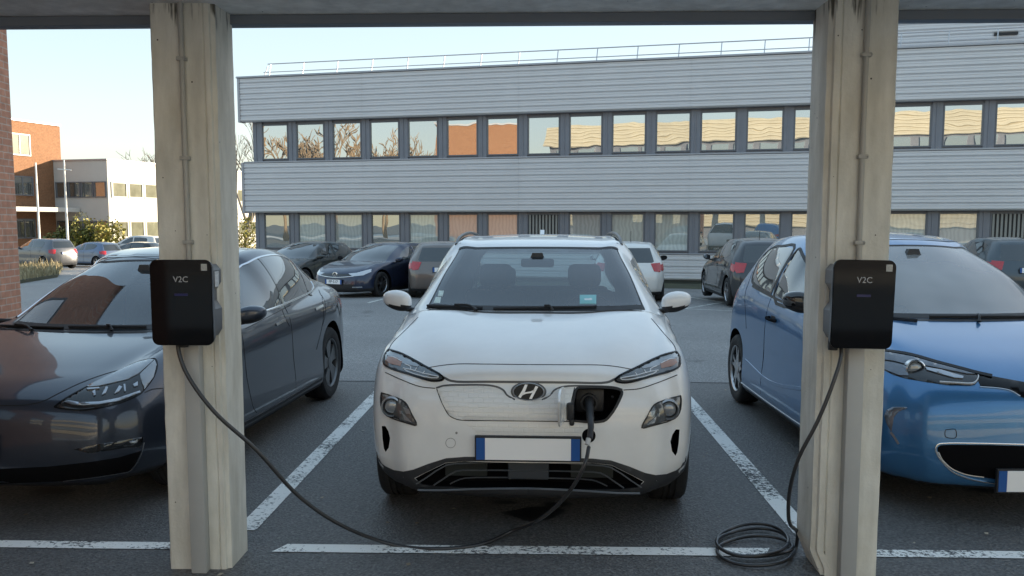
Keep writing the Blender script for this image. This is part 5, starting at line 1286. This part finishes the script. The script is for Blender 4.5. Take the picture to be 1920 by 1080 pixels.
# ------------------------------------------------------------------ canopy: pillars, beam, roof
def concrete(name, c1, c2, stain=0.):
    m, nt, b = newmat(name); N = nt.nodes; L = nt.links; tc = N.new('ShaderNodeTexCoord')
    def noise(s, d, sc=(1, 1, 1), rg=.6):
        mp = N.new('ShaderNodeMapping'); mp.inputs['Scale'].default_value = sc; L.new(tc.outputs['Object'], mp.inputs[0])
        n = N.new('ShaderNodeTexNoise'); n.inputs['Scale'].default_value = s; n.inputs['Detail'].default_value = d; n.inputs['Roughness'].default_value = rg; L.new(mp.outputs[0], n.inputs['Vector']); return n
    a = noise(3.2, 8, (1, 1, .45), .65); s = noise(11, 5, (1, 1, .18)); f = noise(70, 4)
    r = N.new('ShaderNodeValToRGB'); r.color_ramp.elements[0].position = .34; r.color_ramp.elements[0].color = tuple(c1)+(1,); r.color_ramp.elements[1].position = .68; r.color_ramp.elements[1].color = tuple(c2)+(1,); L.new(a.outputs['Fac'], r.inputs[0])
    mr = N.new('ShaderNodeMapRange'); mr.inputs[1].default_value = .35; mr.inputs[2].default_value = .65; mr.inputs[3].default_value = .86; mr.inputs[4].default_value = 1.08; L.new(s.outputs['Fac'], mr.inputs[0])
    v = N.new('ShaderNodeVectorMath'); v.operation = 'SCALE'; L.new(r.outputs[0], v.inputs[0]); L.new(mr.outputs[0], v.inputs['Scale'])
    # blow holes
    vo = N.new('ShaderNodeTexVoronoi'); vo.inputs['Scale'].default_value = 21; L.new(tc.outputs['Object'], vo.inputs['Vector'])
    sp = N.new('ShaderNodeSeparateColor'); L.new(vo.outputs['Color'], sp.inputs[0])
    th = N.new('ShaderNodeMath'); th.operation = 'MULTIPLY'; th.inputs[1].default_value = .085; L.new(sp.outputs[1], th.inputs[0])
    lt = N.new('ShaderNodeMath'); lt.operation = 'LESS_THAN'; L.new(vo.outputs['Distance'], lt.inputs[0]); L.new(th.outputs[0], lt.inputs[1])
    g = N.new('ShaderNodeMath'); g.operation = 'GREATER_THAN'; g.inputs[1].default_value = .55; L.new(sp.outputs[0], g.inputs[0])
    mu = N.new('ShaderNodeMath'); mu.operation = 'MULTIPLY'; L.new(lt.outputs[0], mu.inputs[0]); L.new(g.outputs[0], mu.inputs[1])
    mx = N.new('ShaderNodeMix'); mx.data_type = 'RGBA'; L.new(mu.outputs[0], mx.inputs[0]); L.new(v.outputs[0], mx.inputs[6]); mx.inputs[7].default_value = (.05, .045, .035, 1)
    last = mx.outputs[2]
    if stain:      # dark runs under the beam
        sep = N.new('ShaderNodeSeparateXYZ'); L.new(tc.outputs['Object'], sep.inputs[0])
        st = noise(26, 4, (1, 1, .07)); h = N.new('ShaderNodeMapRange'); h.inputs[1].default_value = stain-.30; h.inputs[2].default_value = stain; h.inputs[3].default_value = .0; h.inputs[4].default_value = .30; L.new(sep.outputs[2], h.inputs[0])
        ad = N.new('ShaderNodeMath'); L.new(st.outputs['Fac'], ad.inputs[0]); L.new(h.outputs[0], ad.inputs[1])
        rg = N.new('ShaderNodeMapRange'); rg.inputs[1].default_value = .80; rg.inputs[2].default_value = .88; rg.inputs[3].default_value = 0; rg.inputs[4].default_value = .9; L.new(ad.outputs[0], rg.inputs[0])
        m2 = N.new('ShaderNodeMix'); m2.data_type = 'RGBA'; L.new(rg.outputs[0], m2.inputs[0]); L.new(last, m2.inputs[6]); m2.inputs[7].default_value = (.035, .032, .022, 1); last = m2.outputs[2]
    L.new(last, b.inputs['Base Color']); b.inputs['Roughness'].default_value = .85
    ad2 = N.new('ShaderNodeMath'); L.new(a.outputs['Fac'], ad2.inputs[0]); L.new(f.outputs['Fac'], ad2.inputs[1])
    sb = N.new('ShaderNodeMath'); sb.operation = 'SUBTRACT'; L.new(ad2.outputs[0], sb.inputs[0]); L.new(mu.outputs[0], sb.inputs[1])
    bp = N.new('ShaderNodeBump'); bp.inputs['Strength'].default_value = .35; bp.inputs['Distance'].default_value = .006; L.new(sb.outputs[0], bp.inputs['Height']); L.new(bp.outputs[0], b.inputs['Normal'])
    return m
CONC = concrete('weathered_concrete', (.58, .55, .47), (.80, .78, .71), stain=2.58)
CONCB = concrete('beam_concrete', (.72, .71, .68), (.88, .87, .84))
CONDUIT = mat('grey_conduit', (.40, .39, .36), .45, var=.08, scale=5); TRUNK = mat('grey_trunking', (.40, .40, .385), .45, var=.06, scale=3, bump=.05, bscale=9)
def pillar(xf0, xf1, side, label, xc, xt):
    r = empty('concrete_pillar', ((xf0+xf1)/2, 4.17, 0)); tag(r, label, 'pillar'); X = (xf0+xf1)/2
    a, b = xf0-X, xf1-X; s = side      # side = +1: groove and pale flank on the right
    if s > 0: P = [(a, .006), (a+.006, 0), (b-.052, 0), (b-.047, .007), (b-.042, 0), (b-.022, .002), (b-.018, .016), (b, .022), (b, .255), (b-.01, .265), (a+.01, .265), (a, .255)]
    else: P = [(b, .006), (b-.006, 0), (a+.062, 0), (a+.057, .007), (a+.052, 0), (a+.026, .002), (a+.020, .016), (a, .022), (a, .255), (a+.01, .265), (b-.01, .265), (b, .255)]
    bm = bmesh.new(); N = 44; rings = []; rn = random.Random(int(xf0*100))
    for i in range(N+1):
        z = 2.66*i/N; e = .0016
        ring = []
        for (x, y) in P:
            k_ = rn.gauss(0, e*.5)
            zz_ = z; bite = 0
            if s < 0 and x < a+.06 and z < .12: bite = .05*(1-z/.12)
            ring.append(bm.verts.new((x+k_+bite, y+rn.gauss(0, e*.4), zz_)))
        rings.append(ring)
    for i in range(N):
        for j in range(len(P)): bm.faces.new((rings[i][j], rings[i][(j+1) % len(P)], rings[i+1][(j+1) % len(P)], rings[i+1][j]))
    bm.faces.new(rings[0]); bm.faces.new(rings[-1]); bmesh.ops.recalc_face_normals(bm, faces=bm.faces)
    frombm('column', bm, CONC, r, 25)
    bm = bmesh.new(); tubemesh(bm, [(xc-X+.002, -.014, 2.63), (xc-X, -.013, 2.1), (xc-X+.001, -.014, 1.46)], .0125, 12, n=6); frombm('conduit', bm, CONDUIT, r, 60)
    for zc in (2.37, 1.93, 1.55):
        bm = bmesh.new(); box(bm, xc-X-.021, xc-X+.023, -.029, .001, zc-.009, zc+.009, bev=.003); bmesh.ops.create_uvsphere(bm, u_segments=8, v_segments=6, radius=.005, matrix=Matrix.Translation((xc-X+.019, -.03, zc))); frombm('conduit_clip', bm, CONDUIT, r, 40)
    bm = bmesh.new(); box(bm, xt-X-.036, xt-X+.036, -.055, .001, .0, 1.10, bev=.004); frombm('cable_trunking', bm, TRUNK, r, 40)
    # pale skim of old mortar at the foot
    return r
pillar(-1.757, -1.468, 1, 'concrete pillar left of the white crossover, charger on its front', -1.612, -1.600)
pillar(1.262, 1.562, -1, 'concrete pillar right of the white crossover, coiled cable at its foot', 1.420, 1.415)
r = empty('canopy_roof', (0, 4.44, 2.57)); tag(r, 'concrete canopy roof with a dark edge strip, resting on the two pillars', 'canopy')
bm = bmesh.new(); box(bm, -13, 13, -1.7, -.0, .045, .30, bev=.004); frombm('slab', bm, CONCB, r)
bm = bmesh.new(); box(bm, -13, 13, .001, .05, -.0, .32, bev=.004); frombm('fascia', bm, mat('blue_grey_fascia', (.20, .22, .25), .5, .2, var=.1, scale=3), r)
bm = bmesh.new(); box(bm, -13, 13, -.04, -.0, .0, .044, bev=.003); frombm('drip_edge', bm, mat('fascia_dark', (.18, .20, .23), .6), r)
for x in (-9.2, -4.5, 4.4, 9.3): 
    pass

# ------------------------------------------------------------------ chargers
def charger(x0, x1, z0, z1, label, side, tilt=0):
    X = (x0+x1)/2; Zc = (z0+z1)/2; r = empty('wall_charger', (X, 4.16, Zc)); tag(r, label, 'charger', None); r.rotation_euler = (0, R(tilt), 0)
    w, h = (x1-x0)/2, (z1-z0)/2
    def rr(w, h, c, n=6):
        P = []
        for cx, cy, a0 in ((w-c, h-c, 0), (-w+c, h-c, 90), (-w+c, -h+c, 180), (w-c, -h+c, 270)):
            for i in range(n+1): a = R(a0+90*i/n); P.append((cx+c*math.cos(a), cy+c*math.sin(a)))
        return P
    bm = bmesh.new(); prism(bm, rr(w, h, .032), 'y', -.150, -.138); es = [e for e in bm.edges if abs(e.verts[0].co.y+.150) < 1e-5 and abs(e.verts[1].co.y+.150) < 1e-5]
    bmesh.ops.bevel(bm, geom=es, offset=.003, segments=2, affect='EDGES'); frombm('front_panel', bm, mat('black_front_glass', (.003, .003, .004), .05, spec=.22), r, 30)
    # body: waisted on both flanks where the cable hangs
    P = [(-w+.03, -h+.03), (-w+.012, -h+.06), (-w+.010, -.035), (-w+.032, .0), (-w+.032, .05), (-w+.010, .085), (-w+.010, h-.05), (-w+.03, h-.025), (w-.03, h-.025), (w-.010, h-.05), (w-.010, .085), (w-.032, .05), (w-.032, .0), (w-.010, -.035), (w-.012, -h+.06), (w-.03, -h+.03)]
    bm = bmesh.new(); prism(bm, P, 'y', -.100, -.0); prism(bm, rr(w-.008, h-.008, .028), 'y', -.138, -.099); bmesh.ops.recalc_face_normals(bm, faces=bm.faces)
    frombm('housing', bm, mat('grey_plastic_housing', (.12, .125, .135), .42, var=.06), r, 30)
    bm = bmesh.new(); box(bm, .7*w-.004, .7*w+.023, -.1512, -.1502, h-.048, h-.018); frombm('sticker', bm, mat('grey_sticker', (.40, .40, .38), .5, var=.25, scale=130), r)
    bm = bmesh.new(); textmesh(bm, 'V2C', .037, Matrix.Translation((.0, -.1512, h-.088)) @ Matrix.Rotation(R(90), 4, 'X'), 0, .0006); frombm('lettering', bm, mat('silver_lettering', (.42, .42, .43), .4), r)
    bm = bmesh.new(); textmesh(bm, '▬▬', .010, Matrix.Translation((0, -.1512, .02)) @ Matrix.Rotation(R(90), 4, 'X'), 0, .0003) if False else box(bm, -.030, .030, -.1508, -.1502, h-.160, h-.150)
    frombm('status_display', bm, mat('dim_blue_display', (.004, .005, .02), .3, emit=(.01, .015, .2, .05)), r)
    if side:
        bm = bmesh.new(); x = side*(w-.009); box(bm, min(x, x+side*.001), max(x, x+side*.001), -.085, -.035, h-.125, h-.055); frombm('side_label', bm, mat('white_label', (.62, .64, .66), .5, var=.3, scale=90), r)
    bm = bmesh.new(); lathe(bm, [(.020, -h-.018), (.022, -h-.006), (.022, -h+.035)], 18, 'z', (-.028 if side > 0 else -.095, -.07, 0)); frombm('cable_gland', bm, BLACKPL, r, 40)
charger(-1.733, -1.456, 1.094, 1.476, 'glossy black wall charger on the left pillar, its cable running to the white crossover', 1)
charger(1.265, 1.532, 1.092, 1.479, 'glossy black wall charger on the right pillar, its cable coiled on the ground', 0, 1)

# ------------------------------------------------------------------ cables
CAB = mat('black_cable', (.022, .022, .024), .38, coat=.3)
def W(px, py, Y): return at(px, py, Y)
P = [W(333, 640, 4.085), W(336, 662, 4.075), W(350, 700, 4.06), W(400, 770, 4.05), W(480, 843, 4.12), W(560, 930, 4.22), W(640, 985, 4.33)]
for px, py in ((740, 1023), (820, 1030), (900, 1022), (960, 1003)):
    g = onground(px, py+3); P.append(Vector((g.x, g.y, .011 if px != 960 else .03)))
kp = [(1104, 838, 4.42), (1098, 866, 4.36), (1082, 900, 4.36), (1052, 940, 4.40), (1010, 975, 4.47)]
Q = [W(*q) for q in kp[::-1]]
P += Q
c1 = empty('charging_cable', (P[0].x, P[0].y, 0)); tag(c1, 'black charging cable sagging from the left pillar to the nose of the white crossover', 'cable')
def rel(L, o): return [tuple(Vector(q)-o.location) for q in L]
bm = bmesh.new(); tubemesh(bm, rel(P, c1), .0098, 12, n=7); frombm('cable', bm, CAB, c1, 60)
a, b, c_, d = W(1104, 743, 4.71), W(1106, 770, 4.60), W(1107, 795, 4.50), W(1104, 840, 4.42)
bm = bmesh.new(); tubemesh(bm, rel([a, a.lerp(b, .5), b, W(1107, 786, 4.53)], c1), [.024, .025, .026, .026, .024, .022, .02], 16, n=3); frombm('plug', bm, BLACKPL, c1, 50)
bm = bmesh.new(); tubemesh(bm, rel([W(1107, 784, 4.535), W(1108, 800, 4.48), W(1106, 822, 4.44)], c1), [.019, .017, .0165, .016, .015], 14, n=3); frombm('plug_grip', bm, mat('soft_grip', (.03, .03, .034), .5), c1, 50)
bm = bmesh.new(); tubemesh(bm, rel([W(1104, 822, 4.44), W(1101, 834, 4.425)], c1), .0125, 14, n=1); frombm('cable_ring', bm, mat('pale_ring', (.5, .5, .5), .4), c1, 50)
# right: hanging run, then loops on the tarmac
P = [W(1577, 648, 4.085), W(1577, 668, 4.07), W(1562, 718, 4.04), W(1533, 790, 4.03), W(1497, 860, 4.05), W(1480, 925, 4.10), W(1479, 975, 4.15)]
g = onground(1490, 1030); P += [Vector((g.x-.005, g.y-.06, .10)), Vector((g.x-.0, g.y-.02, .014))]
loops = []
NL = 78
for i in range(NL):            # three loose turns dropped one on another, none of them over the last
    k_ = i/(NL-1); th = R(-8+360*3.05*k_); q_ = k_*3.05
    f_ = lambda a, b, c: a+(b-a)*min(1, q_) if q_ < 1 else b+(c-b)*min(1, max(0, q_-1))
    ex, ey, rx, ry = f_(1414, 1415, 1411), f_(1044, 1031, 1024), f_(69, 71, 67), f_(30, 18, 30)
    g_ = onground(ex+rx*math.cos(th), ey+ry*math.sin(th)+.4*math.sin(2*th+1))
    loops.append(Vector((g_.x, g_.y, .0105+.009*max(0, math.sin(q_*6.28*1.5))+.006*q_)))
P = P+loops[1:]
c2 = empty('charging_cable', (P[0].x, P[0].y, 0)); tag(c2, 'black charging cable hanging from the right pillar and lying in loops on the tarmac', 'cable')
bm = bmesh.new(); tubemesh(bm, rel(P, c2), .0088, 12, n=4); frombm('cable', bm, CAB, c2, 60)
# small litter on the tarmac
LEAF = leafmat('dead_leaf', (.20, .15, .09), (.45, .40, .32)); rn = random.Random(8); bm = bmesh.new()
for _ in range(130):
    x, y = rn.uniform(-4, 4.5), rn.uniform(3.2, 9.5); s_ = rn.uniform(.006, .019); a = rn.uniform(0, 6.3)
    q = [bm.verts.new((x+s_*math.cos(a+t_)*kx, y+s_*math.sin(a+t_), gz(y)+.006+rn.uniform(0, .006))) for t_, kx in ((0, 1), (1.4, .6), (3.1, 1), (4.6, .6))]; bm.faces.new(q)
tag(frombm('leaf_litter', bm, LEAF), 'crumbs of dead leaf and grit scattered over the tarmac', 'leaf litter', kind='stuff')
